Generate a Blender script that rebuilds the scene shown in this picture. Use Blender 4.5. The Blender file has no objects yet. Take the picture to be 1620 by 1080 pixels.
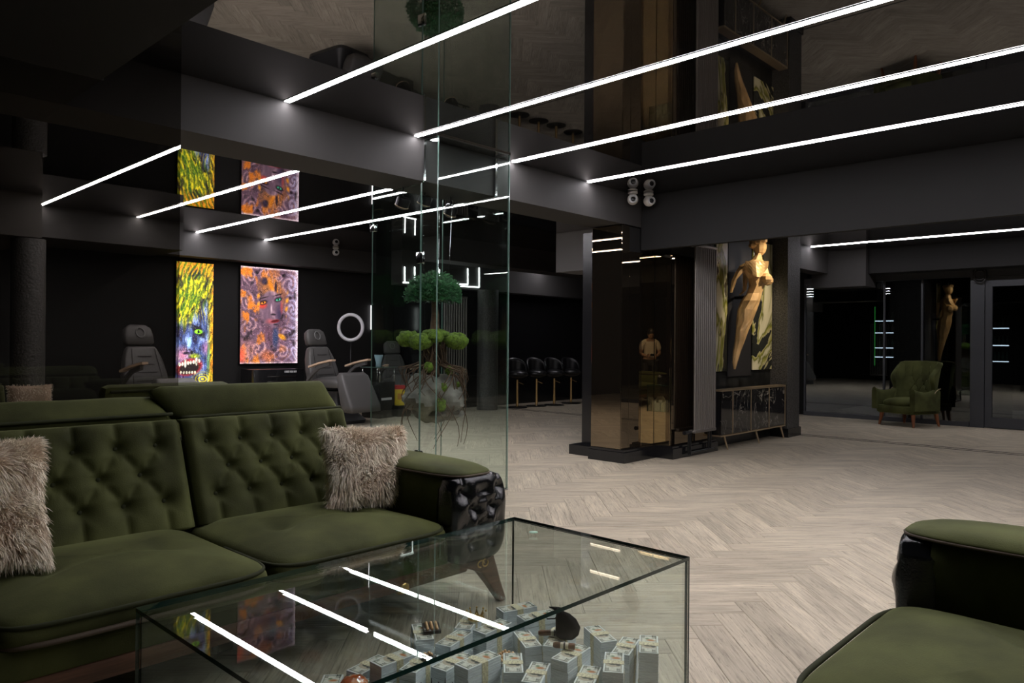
import bpy, bmesh, math, random
from mathutils import Vector, Matrix
import numpy as np
PI = math.pi
sc = bpy.context.scene
col = sc.collection

# ------------------------------------------------------------------ camera
yaw, pitch, roll = math.radians(43.35), math.radians(.19), math.radians(.45)
F = Vector((math.cos(yaw)*math.cos(pitch), math.sin(yaw)*math.cos(pitch), math.sin(pitch)))
Rr = F.cross(Vector((0, 0, 1))).normalized(); Uu = Rr.cross(F)
R2 = Rr*math.cos(roll)+Uu*math.sin(roll); U2 = -Rr*math.sin(roll)+Uu*math.cos(roll)
cam = bpy.data.cameras.new('camera'); camo = bpy.data.objects.new('camera', cam); col.objects.link(camo)
cam.sensor_width = 36; cam.lens = 1176/1620*36; cam.clip_start = .05; cam.clip_end = 100
M = Matrix((R2, U2, -F)).transposed().to_4x4(); M.translation = Vector((0, 0, 1.25)); camo.matrix_world = M
sc.camera = camo
# ------------------------------------------------------------------ world, exposure, light values
w = bpy.data.worlds.new('world'); sc.world = w; w.use_nodes = True
w.node_tree.nodes['Background'].inputs[0].default_value = (.5, .5, .55, 1)
w.node_tree.nodes['Background'].inputs[1].default_value = .004
sc.view_settings.view_transform = 'Standard'; sc.view_settings.look = 'None'
sc.view_settings.exposure = 0; sc.view_settings.gamma = 1; sc.view_settings.use_curve_mapping = False
cy = sc.cycles; cy.use_denoising = True; cy.max_bounces = 10; cy.glossy_bounces = 6; cy.transmission_bounces = 8; cy.transparent_max_bounces = 24
cy.diffuse_bounces = 4; cy.caustics_reflective = False; cy.caustics_refractive = False; cy.sample_clamp_indirect = 4
STRIP = 60.0          # radiance of the ceiling light strips
def spot(loc, target, power, size, color=(1, .8, .55), rad=.03, blend=.6):
    l = bpy.data.lights.new('spot_light', 'SPOT'); l.energy = power; l.spot_size = math.radians(size); l.spot_blend = blend
    l.color = color; l.shadow_soft_size = rad
    o = bpy.data.objects.new('spot_light', l); col.objects.link(o); o.location = loc
    o.rotation_euler = (Vector(target)-Vector(loc)).to_track_quat('-Z', 'Y').to_euler(); return o
spot((8.85, 3.15, 2.84), (9.2, 4.2, 1.95), 130, 56, (1, .82, .58))
spot((4.15, 4.72, 2.5), (4.15, 4.8, 1.2), 7, 75, (1, .95, .85))
spot((.25, .2, 2.50), (-.36, -.34, 1.2), 22, 48, (1, .9, .78))      # added lamp without a fixture, brightens the person in the mirrors

# ------------------------------------------------------------------ materials
MATS = {}
def mat(name, color, rough=.5, metal=0, spec=.5, sheen=0, emit=None, noise=0, nscale=8, bump=0, bscale=60, coat=0, ior=None, stretch=None):
    if name in MATS: return MATS[name]
    m = bpy.data.materials.new(name); m.use_nodes = True; nt = m.node_tree; b = nt.nodes['Principled BSDF']
    b.inputs['Base Color'].default_value = (*color, 1); b.inputs['Roughness'].default_value = rough
    b.inputs['Metallic'].default_value = metal; b.inputs['Specular IOR Level'].default_value = spec
    if ior: b.inputs['IOR'].default_value = ior
    if sheen: b.inputs['Sheen Weight'].default_value = sheen; b.inputs['Sheen Roughness'].default_value = .4; b.inputs['Sheen Tint'].default_value = (*[min(1, c*6+.1) for c in color], 1)
    if coat: b.inputs['Coat Weight'].default_value = coat; b.inputs['Coat Roughness'].default_value = .08
    if emit: b.inputs['Emission Color'].default_value = (*emit[0], 1); b.inputs['Emission Strength'].default_value = emit[1]
    if noise or bump:
        tc = nt.nodes.new('ShaderNodeTexCoord'); src = tc.outputs['Object']
        if stretch:
            mp = nt.nodes.new('ShaderNodeMapping'); mp.inputs['Scale'].default_value = stretch; nt.links.new(src, mp.inputs[0]); src = mp.outputs[0]
    if noise:
        n = nt.nodes.new('ShaderNodeTexNoise'); n.inputs['Scale'].default_value = nscale; n.inputs['Detail'].default_value = 5
        nt.links.new(src, n.inputs['Vector'])
        r = nt.nodes.new('ShaderNodeValToRGB'); r.color_ramp.elements[0].position = .32; r.color_ramp.elements[1].position = .68
        r.color_ramp.elements[0].color = (*[c*(1-noise) for c in color], 1); r.color_ramp.elements[1].color = (*[min(1, c*(1+noise)) for c in color], 1)
        nt.links.new(n.outputs['Fac'], r.inputs[0]); nt.links.new(r.outputs[0], b.inputs['Base Color'])
    if bump:
        n = nt.nodes.new('ShaderNodeTexNoise'); n.inputs['Scale'].default_value = bscale; n.inputs['Detail'].default_value = 4
        nt.links.new(src, n.inputs['Vector'])
        bp = nt.nodes.new('ShaderNodeBump'); bp.inputs['Strength'].default_value = bump; bp.inputs['Distance'].default_value = .01
        nt.links.new(n.outputs['Fac'], bp.inputs['Height']); nt.links.new(bp.outputs[0], b.inputs['Normal'])
    MATS[name] = m; return m
def emis(name, color, s):
    if name in MATS: return MATS[name]
    m = bpy.data.materials.new(name); m.use_nodes = True; nt = m.node_tree; nt.nodes.clear()
    e = nt.nodes.new('ShaderNodeEmission'); e.inputs[0].default_value = (*color, 1); e.inputs[1].default_value = s
    o = nt.nodes.new('ShaderNodeOutputMaterial'); nt.links.new(e.outputs[0], o.inputs[0]); MATS[name] = m; return m
def mirror(name, fac, tint, base=(.004, .004, .004), rough=.01, fres=1.5, wave=0):
    """dark reflective sheet: fixed share of mirror plus fresnel over a black body"""
    m = bpy.data.materials.new(name); m.use_nodes = True; nt = m.node_tree; nt.nodes.clear()
    d = nt.nodes.new('ShaderNodeBsdfDiffuse'); d.inputs[0].default_value = (*base, 1)
    g = nt.nodes.new('ShaderNodeBsdfGlossy'); g.inputs['Color'].default_value = (*tint, 1); g.inputs['Roughness'].default_value = rough
    fr = nt.nodes.new('ShaderNodeFresnel'); fr.inputs[0].default_value = fres
    mx = nt.nodes.new('ShaderNodeMath'); mx.operation = 'ADD'; mx.use_clamp = True; mx.inputs[1].default_value = fac
    nt.links.new(fr.outputs[0], mx.inputs[0])
    ms = nt.nodes.new('ShaderNodeMixShader'); nt.links.new(mx.outputs[0], ms.inputs[0]); nt.links.new(d.outputs[0], ms.inputs[1]); nt.links.new(g.outputs[0], ms.inputs[2])
    if wave:
        tc = nt.nodes.new('ShaderNodeTexCoord'); n = nt.nodes.new('ShaderNodeTexNoise'); n.inputs['Scale'].default_value = 1.3; n.inputs['Detail'].default_value = 1
        nt.links.new(tc.outputs['Object'], n.inputs['Vector']); bp = nt.nodes.new('ShaderNodeBump'); bp.inputs['Strength'].default_value = wave; bp.inputs['Distance'].default_value = .02
        nt.links.new(n.outputs['Fac'], bp.inputs['Height']); nt.links.new(bp.outputs[0], g.inputs['Normal'])
    o = nt.nodes.new('ShaderNodeOutputMaterial'); nt.links.new(ms.outputs[0], o.inputs[0]); MATS[name] = m; return m
def glass(name, tint=(1, 1, 1), fac=.04, fres=1.45, rough=0):
    """thin architectural sheet glass: transparent with fresnel reflection"""
    m = bpy.data.materials.new(name); m.use_nodes = True; nt = m.node_tree; nt.nodes.clear()
    t = nt.nodes.new('ShaderNodeBsdfTransparent'); t.inputs[0].default_value = (*tint, 1)
    g = nt.nodes.new('ShaderNodeBsdfGlossy'); g.inputs['Color'].default_value = (.95, 1, .98, 1); g.inputs['Roughness'].default_value = rough
    fr = nt.nodes.new('ShaderNodeFresnel'); ge = nt.nodes.new('ShaderNodeNewGeometry'); mr = nt.nodes.new('ShaderNodeMapRange')
    mr.inputs['To Min'].default_value = fres; mr.inputs['To Max'].default_value = 1/fres
    nt.links.new(ge.outputs['Backfacing'], mr.inputs['Value']); nt.links.new(mr.outputs[0], fr.inputs[0])
    mx = nt.nodes.new('ShaderNodeMath'); mx.operation = 'ADD'; mx.use_clamp = True; mx.inputs[1].default_value = fac
    nt.links.new(fr.outputs[0], mx.inputs[0])
    ms = nt.nodes.new('ShaderNodeMixShader'); nt.links.new(mx.outputs[0], ms.inputs[0]); nt.links.new(t.outputs[0], ms.inputs[1]); nt.links.new(g.outputs[0], ms.inputs[2])
    o = nt.nodes.new('ShaderNodeOutputMaterial'); nt.links.new(ms.outputs[0], o.inputs[0]); MATS[name] = m; return m

# ------------------------------------------------------------------ object helpers
def tag(o, label=None, cat=None, group=None, kind=None):
    if label: o['label'] = label
    if cat: o['category'] = cat
    if group: o['group'] = group
    if kind: o['kind'] = kind
    return o
def empty(name, loc=(0, 0, 0), rz=0, label=None, cat=None, group=None):
    o = bpy.data.objects.new(name, None); col.objects.link(o); o.location = loc; o.rotation_euler = (0, 0, rz); o.empty_display_size = .1
    return tag(o, label, cat, group)
class MB:
    def __init__(s): s.v = []; s.f = []; s.uv = None
    def add(s, vs, fs):
        n = len(s.v); s.v += [tuple(v) for v in vs]; s.f += [tuple(i+n for i in f) for f in fs]; return s
    def box(s, x0, x1, y0, y1, z0, z1, M=None, bev=0):
        if bev:
            bm = bmesh.new(); bmesh.ops.create_cube(bm, size=1)
            for v in bm.verts: v.co = Vector(((x0+x1)/2+v.co.x*(x1-x0), (y0+y1)/2+v.co.y*(y1-y0), (z0+z1)/2+v.co.z*(z1-z0)))
            bmesh.ops.bevel(bm, geom=bm.edges[:], offset=bev, segments=2, affect='EDGES', profile=.5)
            bm.verts.ensure_lookup_table()
            vs = [v.co.copy() for v in bm.verts]; fs = [[v.index for v in f.verts] for f in bm.faces]; bm.free()
        else:
            vs = [Vector((x, y, z)) for z in (z0, z1) for x, y in ((x0, y0), (x1, y0), (x1, y1), (x0, y1))]
            fs = [(3, 2, 1, 0), (4, 5, 6, 7), (0, 1, 5, 4), (1, 2, 6, 5), (2, 3, 7, 6), (3, 0, 4, 7)]
        if M is not None: vs = [M @ v for v in vs]
        return s.add(vs, fs)
    def prism(s, poly, z0, z1, M=None):
        n = len(poly); vs = [Vector((x, y, z0)) for x, y in poly]+[Vector((x, y, z1)) for x, y in poly]
        if M is not None: vs = [M @ v for v in vs]
        return s.add(vs, [tuple(reversed(range(n))), tuple(range(n, 2*n))]+[(i, (i+1) % n, n+(i+1) % n, n+i) for i in range(n)])
    def tube(s, pts, r, n=8, closed=False):
        pts = [Vector(p) for p in pts]; m = len(pts); rs = r if isinstance(r, (list, tuple)) else [r]*m
        up = None; rings = []
        for i, p in enumerate(pts):
            a = pts[(i-1) % m] if (closed or i > 0) else p; b = pts[(i+1) % m] if (closed or i < m-1) else p
            t = (b-a).normalized()
            if up is None: up = Vector((0, 0, 1)) if abs(t.z) < .9 else Vector((1, 0, 0))
            u = (up-t*up.dot(t)).normalized(); up = u; v = t.cross(u)
            rings.append([p+(u*math.cos(2*PI*k/n)+v*math.sin(2*PI*k/n))*rs[i] for k in range(n)])
        vs = [q for rg in rings for q in rg]; fs = []
        for i in range(m if closed else m-1):
            j = (i+1) % m
            fs += [(i*n+k, i*n+(k+1) % n, j*n+(k+1) % n, j*n+k) for k in range(n)]
        if not closed: fs += [tuple(reversed(range(n))), tuple((m-1)*n+k for k in range(n))]
        return s.add(vs, fs)
    def lathe(s, prof, c=(0, 0, 0), n=24, M=None):
        c = Vector(c); m = len(prof)
        vs = [Vector((r*math.cos(2*PI*k/n), r*math.sin(2*PI*k/n), z)) for r, z in prof for k in range(n)]
        if M is not None: vs = [M @ v for v in vs]
        vs = [v+c for v in vs]
        fs = [(i*n+k, i*n+(k+1) % n, (i+1)*n+(k+1) % n, (i+1)*n+k) for i in range(m-1) for k in range(n)]
        fs += [tuple(reversed(range(n))), tuple((m-1)*n+k for k in range(n))]
        return s.add(vs, fs)
    def loft(s, rings, cap=True):
        n = len(rings[0]); vs = [q for r in rings for q in r]; m = len(rings)
        fs = [(i*n+k, i*n+(k+1) % n, (i+1)*n+(k+1) % n, (i+1)*n+k) for i in range(m-1) for k in range(n)]
        if cap: fs += [tuple(reversed(range(n))), tuple((m-1)*n+k for k in range(n))]
        return s.add(vs, fs)
    def grid(s, fn, nu, nv):
        vs = [fn(i/nu, j/nv) for j in range(nv+1) for i in range(nu+1)]
        return s.add(vs, [(j*(nu+1)+i, j*(nu+1)+i+1, (j+1)*(nu+1)+i+1, (j+1)*(nu+1)+i) for j in range(nv) for i in range(nu)])
    def sphere(s, c, r, nu=12, nv=8, sc_=(1, 1, 1), M=None):
        c = Vector(c); vs = []
        for j in range(1, nv):
            t = PI*j/nv
            vs += [Vector((math.sin(t)*math.cos(2*PI*k/nu)*sc_[0], math.sin(t)*math.sin(2*PI*k/nu)*sc_[1], math.cos(t)*sc_[2]))*r for k in range(nu)]
        vs += [Vector((0, 0, r*sc_[2])), Vector((0, 0, -r*sc_[2]))]
        if M is not None: vs = [M @ v for v in vs]
        vs = [v+c for v in vs]; T = (nv-1)*nu; fs = []
        for j in range(nv-2): fs += [(j*nu+k, (j+1)*nu+k, (j+1)*nu+(k+1) % nu, j*nu+(k+1) % nu) for k in range(nu)]
        fs += [(T, k, (k+1) % nu) for k in range(nu)]+[(T+1, (nv-2)*nu+(k+1) % nu, (nv-2)*nu+k) for k in range(nu)]
        return s.add(vs, fs)
    def build(s, name, m, parent=None, smooth=False, label=None, cat=None, group=None, kind=None, angle=None):
        me = bpy.data.meshes.new(name); me.from_pydata(s.v, [], s.f); me.update()
        me.materials.append(m)
        if smooth or angle:
            me.polygons.foreach_set('use_smooth', [True]*len(me.polygons))
            if angle: me.set_sharp_from_angle(angle=math.radians(angle))
        o = bpy.data.objects.new(name, me); col.objects.link(o)
        if parent: o.parent = parent
        return tag(o, label, cat, group, kind)
def fix_normals(o):
    bm = bmesh.new(); bm.from_mesh(o.data); bmesh.ops.recalc_face_normals(bm, faces=bm.faces[:]); bm.to_mesh(o.data); bm.free(); return o
def subsurf(o, lv=2):
    md = o.modifiers.new('sub', 'SUBSURF'); md.levels = lv; md.render_levels = lv; return o
def copy_tree(o, parent=None, label=None):
    c = o.copy(); col.objects.link(c)
    if parent: c.parent = parent
    if label: c['label'] = label
    for ch in list(o.children): copy_tree(ch, c)
    return c
def Rz(a): return Matrix.Rotation(a, 4, 'Z')
def T(x, y, z): return Matrix.Translation((x, y, z))
# ------------------------------------------------------------------ the setting
ZC = 2.88
m_black = mat('matte_black_paint', (.012, .0117, .0115), .75, spec=.25)
m_beam = mat('anthracite_paint', (.038, .036, .035), .7, spec=.3)
m_dark2 = mat('dark_brown_paint', (.022, .018, .016), .6, spec=.3)
m_ceil = mirror('glossy_black_ceiling', .15, (.93, .9, .88), (.008, .008, .008), .012, 1.35)
m_bronze = mirror('bronze_mirror', .36, (.62, .5, .36), (.01, .008, .006), .004, 1.2)
m_silver = mirror('pale_bronze_mirror', .62, (.82, .70, .50), (.01, .008, .006), .004, 1.2)
m_blackglass = mirror('black_mirror_glass', .14, (.85, .9, 1), (.003, .003, .003), .01, 1.3)
m_gloss = mat('black_lacquer', (.01, .01, .011), .18, spec=.5)
m_frame = mat('anthracite_steel_frame', (.05, .053, .06), .45, metal=.3)
m_tex = mat('black_textured_plaster', (.05, .048, .046), .5, noise=.6, nscale=55, bump=1.0, bscale=45)
S = dict(kind='structure')

# floor slab and herringbone planks
fb = MB().box(-3.2, 18, -4.2, 11.6, -.12, -.012).build('floor', mat('floor_subfloor', (.12, .1, .085), .8), **S)
def wood_floor():
    m = bpy.data.materials.new('limed_oak_herringbone'); m.use_nodes = True; nt = m.node_tree; b = nt.nodes['Principled BSDF']; L = nt.links.new; N = nt.nodes.new
    uv = N('ShaderNodeUVMap'); uv.uv_map = 'UVMap'
    oi = N('ShaderNodeObjectInfo'); at = N('ShaderNodeAttribute'); at.attribute_name = 'seed'
    ad = N('ShaderNodeMath'); ad.operation = 'ADD'; L(oi.outputs['Random'], ad.inputs[0]); L(at.outputs['Fac'], ad.inputs[1])
    fr = N('ShaderNodeMath'); fr.operation = 'FRACT'; L(ad.outputs[0], fr.inputs[0])
    cx = N('ShaderNodeCombineXYZ'); ml = N('ShaderNodeMath'); ml.operation = 'MULTIPLY'; ml.inputs[1].default_value = 57
    L(fr.outputs[0], ml.inputs[0]); L(ml.outputs[0], cx.inputs[2]); L(ml.outputs[0], cx.inputs[0])
    va = N('ShaderNodeVectorMath'); va.operation = 'ADD'; L(uv.outputs[0], va.inputs[0]); L(cx.outputs[0], va.inputs[1])
    mp = N('ShaderNodeMapping'); mp.inputs['Scale'].default_value = (1.3, 26, 1); L(va.outputs[0], mp.inputs[0])
    n1 = N('ShaderNodeTexNoise'); n1.inputs['Scale'].default_value = 3.2; n1.inputs['Detail'].default_value = 8; n1.inputs['Roughness'].default_value = .66; n1.inputs['Distortion'].default_value = .5; L(mp.outputs[0], n1.inputs['Vector'])
    mp2 = N('ShaderNodeMapping'); mp2.inputs['Scale'].default_value = (1.0, 5, 1); L(va.outputs[0], mp2.inputs[0])
    n2 = N('ShaderNodeTexNoise'); n2.inputs['Scale'].default_value = 2.6; n2.inputs['Detail'].default_value = 3; L(mp2.outputs[0], n2.inputs['Vector'])
    r = N('ShaderNodeValToRGB'); e = r.color_ramp.elements; e[0].position = .30; e[0].color = (.215, .175, .125, 1); e[1].position = .66; e[1].color = (.60, .53, .405, 1)
    x = r.color_ramp.elements.new(.44); x.color = (.45, .39, .295, 1)
    L(n1.outputs['Fac'], r.inputs[0])
    r2 = N('ShaderNodeMapRange'); r2.inputs['From Min'].default_value = .3; r2.inputs['From Max'].default_value = .7; r2.inputs['To Min'].default_value = .82; r2.inputs['To Max'].default_value = 1.12; L(n2.outputs['Fac'], r2.inputs['Value'])
    r3 = N('ShaderNodeMapRange'); r3.inputs['To Min'].default_value = .87; r3.inputs['To Max'].default_value = 1.08; L(fr.outputs[0], r3.inputs['Value'])
    mm = N('ShaderNodeMath'); mm.operation = 'MULTIPLY'; L(r2.outputs[0], mm.inputs[0]); L(r3.outputs[0], mm.inputs[1])
    mp4 = N('ShaderNodeMapping'); mp4.inputs['Scale'].default_value = (9, 60, 1); L(va.outputs[0], mp4.inputs[0])
    n4 = N('ShaderNodeTexNoise'); n4.inputs['Scale'].default_value = 2.2; n4.inputs['Detail'].default_value = 4; L(mp4.outputs[0], n4.inputs['Vector'])
    r4 = N('ShaderNodeMapRange'); r4.inputs['From Min'].default_value = .60; r4.inputs['From Max'].default_value = .72; r4.inputs['To Min'].default_value = 1.0; r4.inputs['To Max'].default_value = .62; L(n4.outputs['Fac'], r4.inputs['Value'])
    m4 = N('ShaderNodeMath'); m4.operation = 'MULTIPLY'; L(mm.outputs[0], m4.inputs[0]); L(r4.outputs[0], m4.inputs[1])
    vm = N('ShaderNodeVectorMath'); vm.operation = 'SCALE'; L(r.outputs[0], vm.inputs[0]); L(m4.outputs[0], vm.inputs['Scale'])
    L(vm.outputs[0], b.inputs['Base Color']); b.inputs['Roughness'].default_value = .42; b.inputs['Specular IOR Level'].default_value = .35
    bp = N('ShaderNodeBump'); bp.inputs['Strength'].default_value = .15; bp.inputs['Distance'].default_value = .004; L(n1.outputs['Fac'], bp.inputs['Height']); L(bp.outputs[0], b.inputs['Normal'])
    return m
m_wood = wood_floor(); PW, PL = .15, .75
def plank_mesh(name, items):
    v = []; f = []; uvs = []; seeds = []
    for (M_, sd) in items:
        n = len(v); g = .0007; bz = .0022
        for (ins, z) in ((g, -.011), (g, -bz), (g+bz, 0)):
            for sx, sy in ((-1, -1), (1, -1), (1, 1), (-1, 1)):
                lx, ly = sx*(PL/2-ins), sy*(PW/2-ins); v.append((M_ @ Vector((lx, ly, z)))[:]); uvs.append((lx, ly)); seeds.append(sd)
        f.append((n+8, n+9, n+10, n+11))
        for a in (0, 4):
            for k in range(4): f.append((n+a+k, n+a+(k+1) % 4, n+a+4+(k+1) % 4, n+a+4+k))
    me = bpy.data.meshes.new(name); me.from_pydata(v, [], f); me.update()
    ul = me.uv_layers.new(name='UVMap'); vi = np.empty(len(me.loops), int); me.loops.foreach_get('vertex_index', vi)
    ul.data.foreach_set('uv', np.array(uvs)[vi].ravel().astype('f'))
    at = me.attributes.new('seed', 'FLOAT', 'POINT'); at.data.foreach_set('value', np.array(seeds, 'f'))
    me.materials.append(m_wood); return me
Mpat = Rz(-PI/4); planks = []
for a in range(-160, 160):
    for b in range(-30, 30):
        for k in (0, 1):
            if k == 0: c = Vector((a*PW+b*PL+PL/2, a*PW-b*PL+PW/2, 0)); rot = 0
            else: c = Vector((a*PW+b*PL+PL+PW/2, a*PW-b*PL+PW-PL/2, 0)); rot = PI/2
            p = Mpat @ c
            if -2.9 < p.x < 17.6 and -3.9 < p.y < 11.2:
                planks.append((p, -PI/4+rot))
def in_view(p):
    d = p-Vector((0, 0, 1.25)); z = d.dot(F)
    if z < .8: return None
    px = 810+1176*d.dot(R2)/z; py = 540-1176*d.dot(U2)/z
    if not (-30 < px < 1650 and 560 < py < 1110): return None
    if px < 760 and py < 960: return None       # behind the green sofa
    if px < 930 and py > 960: return None
    if px > 1440 and py > 930: return None
    if 760 < px < 930 and py < 690: return None
    return z
near = sorted([(in_view(p), i) for i, (p, r) in enumerate(planks) if in_view(p) is not None])[:298]
nearset = {i for _, i in near}; rnd = random.Random(4)
pm = plank_mesh('plank', [(Matrix.Identity(4), 0)])
for i in sorted(nearset):
    p, r = planks[i]; o = bpy.data.objects.new('plank', pm); col.objects.link(o); o.location = p; o.rotation_euler = (0, 0, r); o.parent = fb
rest = bpy.data.objects.new('planking', plank_mesh('planking', [(Matrix.Translation(p) @ Rz(r), rnd.random()) for i, (p, r) in enumerate(planks) if i not in nearset]))
col.objects.link(rest); rest.parent = fb; rest['kind'] = 'stuff'
t = MB()
for x in (10.36, 10.50): t.box(x, x+.022, -3.9, 11.2, -.004, .004)
t.build('trim_1', mat('dark_floor_profile', (.03, .022, .018), .4), **S)

# ceiling, outer walls
MB().box(-3.2, 18, -4.2, 11.6, ZC, ZC+.1).build('ceiling', m_ceil, **S)
MB().box(-3.3, 13.9, -4.3, -4.1, -.1, 3.0).build('wall_back', m_black, **S)
MB().box(-3.3, -3.1, -4.1, 11.6, -.1, 3.0).build('wall_left', m_black, **S)
MB().box(-3.1, 8.74, 11.36, 11.6, -.1, 3.0).build('wall_front', m_black, **S)
MB().box(8.75, 13.6, 10.6, 11.35, -.1, ZC-.01).build('wall_recess', m_gloss, **S)
MB().box(17.8, 18, -4.1, 5.6, -.1, ZC-.01).build('wall_far', m_black, **S)
MB().box(13.6, 17.8, 5.42, 5.6, -.1, ZC-.01).build('wall_lobby', m_black, **S)
MB().box(13.55, 13.75, 5.6, 11.35, -.1, ZC-.01).build('wall_end', m_gloss, **S)
# glass front of the lobby at the far right
m_lobby = glass('dark_lobby_glass', (.42, .44, .46), .10, 1.35)
wg = MB()
for y0, y1 in ((-4, -2.2), (-2.19, -.4), (-.39, 1.0), (2.80, 3.47), (3.50, 4.05), (4.08, 5.4)): wg.box(13.51, 13.525, y0, y1, .075, 2.36)
wg.build('window_1', m_lobby, **S)
wf = MB()
for y in (-4, -2.195, -.395, 3.485, 4.065, 5.41): wf.box(13.49, 13.545, y-.014, y+.014, 0, 2.40)
wf.box(13.47, 13.56, 1.0, 1.18, 0, 2.40); wf.box(13.47, 13.56, 2.60, 2.79, 0, 2.40)
wf.box(13.475, 13.555, 2.80, 5.42, 0, .073); wf.box(13.475, 13.555, -4, .999, 0, .073)
wf.box(13.475, 13.555, -4, 5.42, 2.365, 2.47)
wf.build('window_frame', m_frame, bpy.data.objects['window_1'])
d = MB().box(13.515, 13.525, 1.28, 2.50, .17, 2.2).build('door_1', m_lobby, **S)
MB().box(13.49, 13.55, 1.19, 1.28, .012, 2.36).box(13.49, 13.55, 2.50, 2.595, .012, 2.36).box(13.49, 13.55, 1.281, 2.499, .012, .17).box(13.49, 13.55, 1.281, 2.499, 2.2, 2.36).build('door_frame', m_frame, d)
MB().tube([(13.47, 1.35, .85), (13.43, 1.35, .87), (13.43, 1.35, 1.25), (13.47, 1.35, 1.27)], .012).build('door_handle', mat('brushed_steel', (.5, .5, .5), .3, metal=1), d)
# beams and bulkheads
def struct(name, m, *boxes):
    b = MB()
    for q in boxes: b.box(*q)
    return b.build(name, m, **S)
BY0, BY1, BZ = 4.58, 5.03, 2.54
struct('trim_2', m_beam, (-1, 7.2, BY0, BY1, BZ, ZC+.01))                      # main beam across the room
struct('trim_3', m_black, (-3, 1.27, -4, BY0-.005, BZ, ZC+.01))                 # left soffit
struct('trim_4', m_black, (6.9, 6.98, -4, 4.575, 2.29, ZC+.01))                 # right beam
struct('trim_5', m_beam, (4.32, 8.1, 11.05, 11.36, 2.52, ZC+.01))
struct('trim_6', m_beam, (2.45, 4.315, 10.3, 11.36, 2.5, ZC+.01))
struct('trim_7', mat('brown_bulkhead', (.03, .025, .02), .7), (1.6, 2.445, 9.6, 11.36, 2.4, ZC+.01))
struct('trim_8', m_beam, (8.1, 13.5, 10.3, 10.6, 2.28, ZC+.01))
struct('trim_9', m_dark2, (7.4, 13.5, 8.5, 8.9, 2.52, ZC+.01))
struct('trim_10', mat('grey_duct_paint', (.16, .155, .155), .7), (8.4, 8.95, 5.6, 7.05, 2.31, ZC+.01))
struct('trim_11', m_beam, (10.5, 12.98, 4.82, 5.1, 2.5, ZC+.01))
struct('trim_12', m_beam, (12.985, 13.48, 4.2, 5.1, 2.26, ZC+.01))
struct('trim_13', m_black, (13.1, 13.5, -4, 4.19, 2.47, ZC+.01))
# wall behind the sideboard, flanking post
struct('wall_right', mat('wall_black_marble_stripes', (.012, .013, .013), .3, noise=.9, nscale=9), (8.12, 9.975, 4.48, 4.7, 0, ZC-.002))
po = MB().box(9.98, 10.39, 4.24, 4.9, .12, ZC-.002).build('wall_post', m_tex, **S)
struct('baseboard_post', m_gloss, (9.976, 10.41, 4.22, 4.92, 0, .12))
# mirrored column
struct('wall_column', m_black, (6.56, 7.15, 4.6, 4.98, 0, 2.53), (7.2, 8.09, 4.38, 4.9, 0, ZC-.002))
struct('wall_column_rear', m_gloss, (6.80, 8.0, 4.99, 5.3, 0, 2.53))
struct('baseboard_column', m_gloss, (6.50, 7.19, 4.50, 4.98, 0, .11), (7.12, 8.13, 4.29, 4.6, 0, .112), (6.64, 8.05, 4.985, 5.36, 0, .11),
       (6.52, 7.18, 4.52, 4.97, .11, .135), (7.14, 8.12, 4.31, 4.6, .112, .135))
mp_ = empty('mirror_cladding', (6.55, 4.56, 0), label='tall bronze-tinted mirror panels cladding the stepped column under the beam', cat='mirror')
def panel(x0, x1, y0, y1, z0, z1, m=m_bronze, name='mirror_panel'):
    b = MB().box(x0-6.55, x1-6.55, y0-4.56, y1-4.56, z0, z1, bev=.002); o = b.build(name, m, mp_); return o
panel(6.545, 6.558, 4.585, 4.975, .137, 2.528)
panel(6.545, 6.68, 4.575, 4.583, .137, 2.528)
panel(6.684, 6.92, 4.575, 4.583, .137, 2.26)
panel(6.924, 7.172, 4.575, 4.583, .137, 2.26, m_silver)
panel(7.178, 7.192, 4.372, 4.574, .137, 2.26, m_silver)
panel(7.195, 8.09, 4.362, 4.37, .137, 2.26)
# see-through smoked glass in place of a dark mirror behind the sofa
m_smoke = glass('smoked_glass', (.57, .555, .53), .03, 1.3)
MB().prism([(-1.5, 0), (1.655, 0), (1.655, ZC-.003), (1.28, ZC-.003), (1.28, BZ-.005), (-1.5, BZ-.005)], 0, .012, T(0, 4.006, 0) @ Matrix.Rotation(PI/2, 4, 'X')).build(
    'mirror_stand_in', m_smoke, label='tall dark mirror behind the green sofa, at the left, built as see-through smoked glass', cat='glass partition')

# ------------------------------------------------------------------ ceiling strip lights
m_led = emis('led_strip', (1, .955, 1), STRIP); m_alu = mat('led_profile_black', (.02, .02, .02), .4)
def strip(x, y0, y1, label, dz=0, L=None, w_=.04):
    e = empty('linear_light', (x, y0, ZC-dz), label=label, cat='light', group=None)
    MB().box(-w_/2-.006, w_/2+.006, 0, y1-y0, -.004, -.0005).build('profile', m_alu, e)
    MB().box(-w_/2, w_/2, .004, y1-y0-.004, -.007, -.0045).build('diffuser', L or m_led, e)
    return e
SX = (2.60, 3.72, 4.83, 5.93)
words = ('leftmost', 'second from left', 'third from left', 'rightmost')
for x, wd in zip(SX, words):
    strip(x, -2.2, BY0-.012, f'bright linear ceiling light in front of the beam, {wd} of the four')
for x, y1, wd in zip(SX, (10.29, 10.29, 11.04, 11.04), words):
    strip(x, BY1+.012, y1, f'bright linear ceiling light behind the beam, {wd} of the four')
strip(12.2, -3.6, 4.8, 'single linear ceiling light in the far right room above the wing chair')
strip(11.7, 8.95, 10.29, 'short linear ceiling light above the gold posts, hidden behind the bulkhead')
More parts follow.
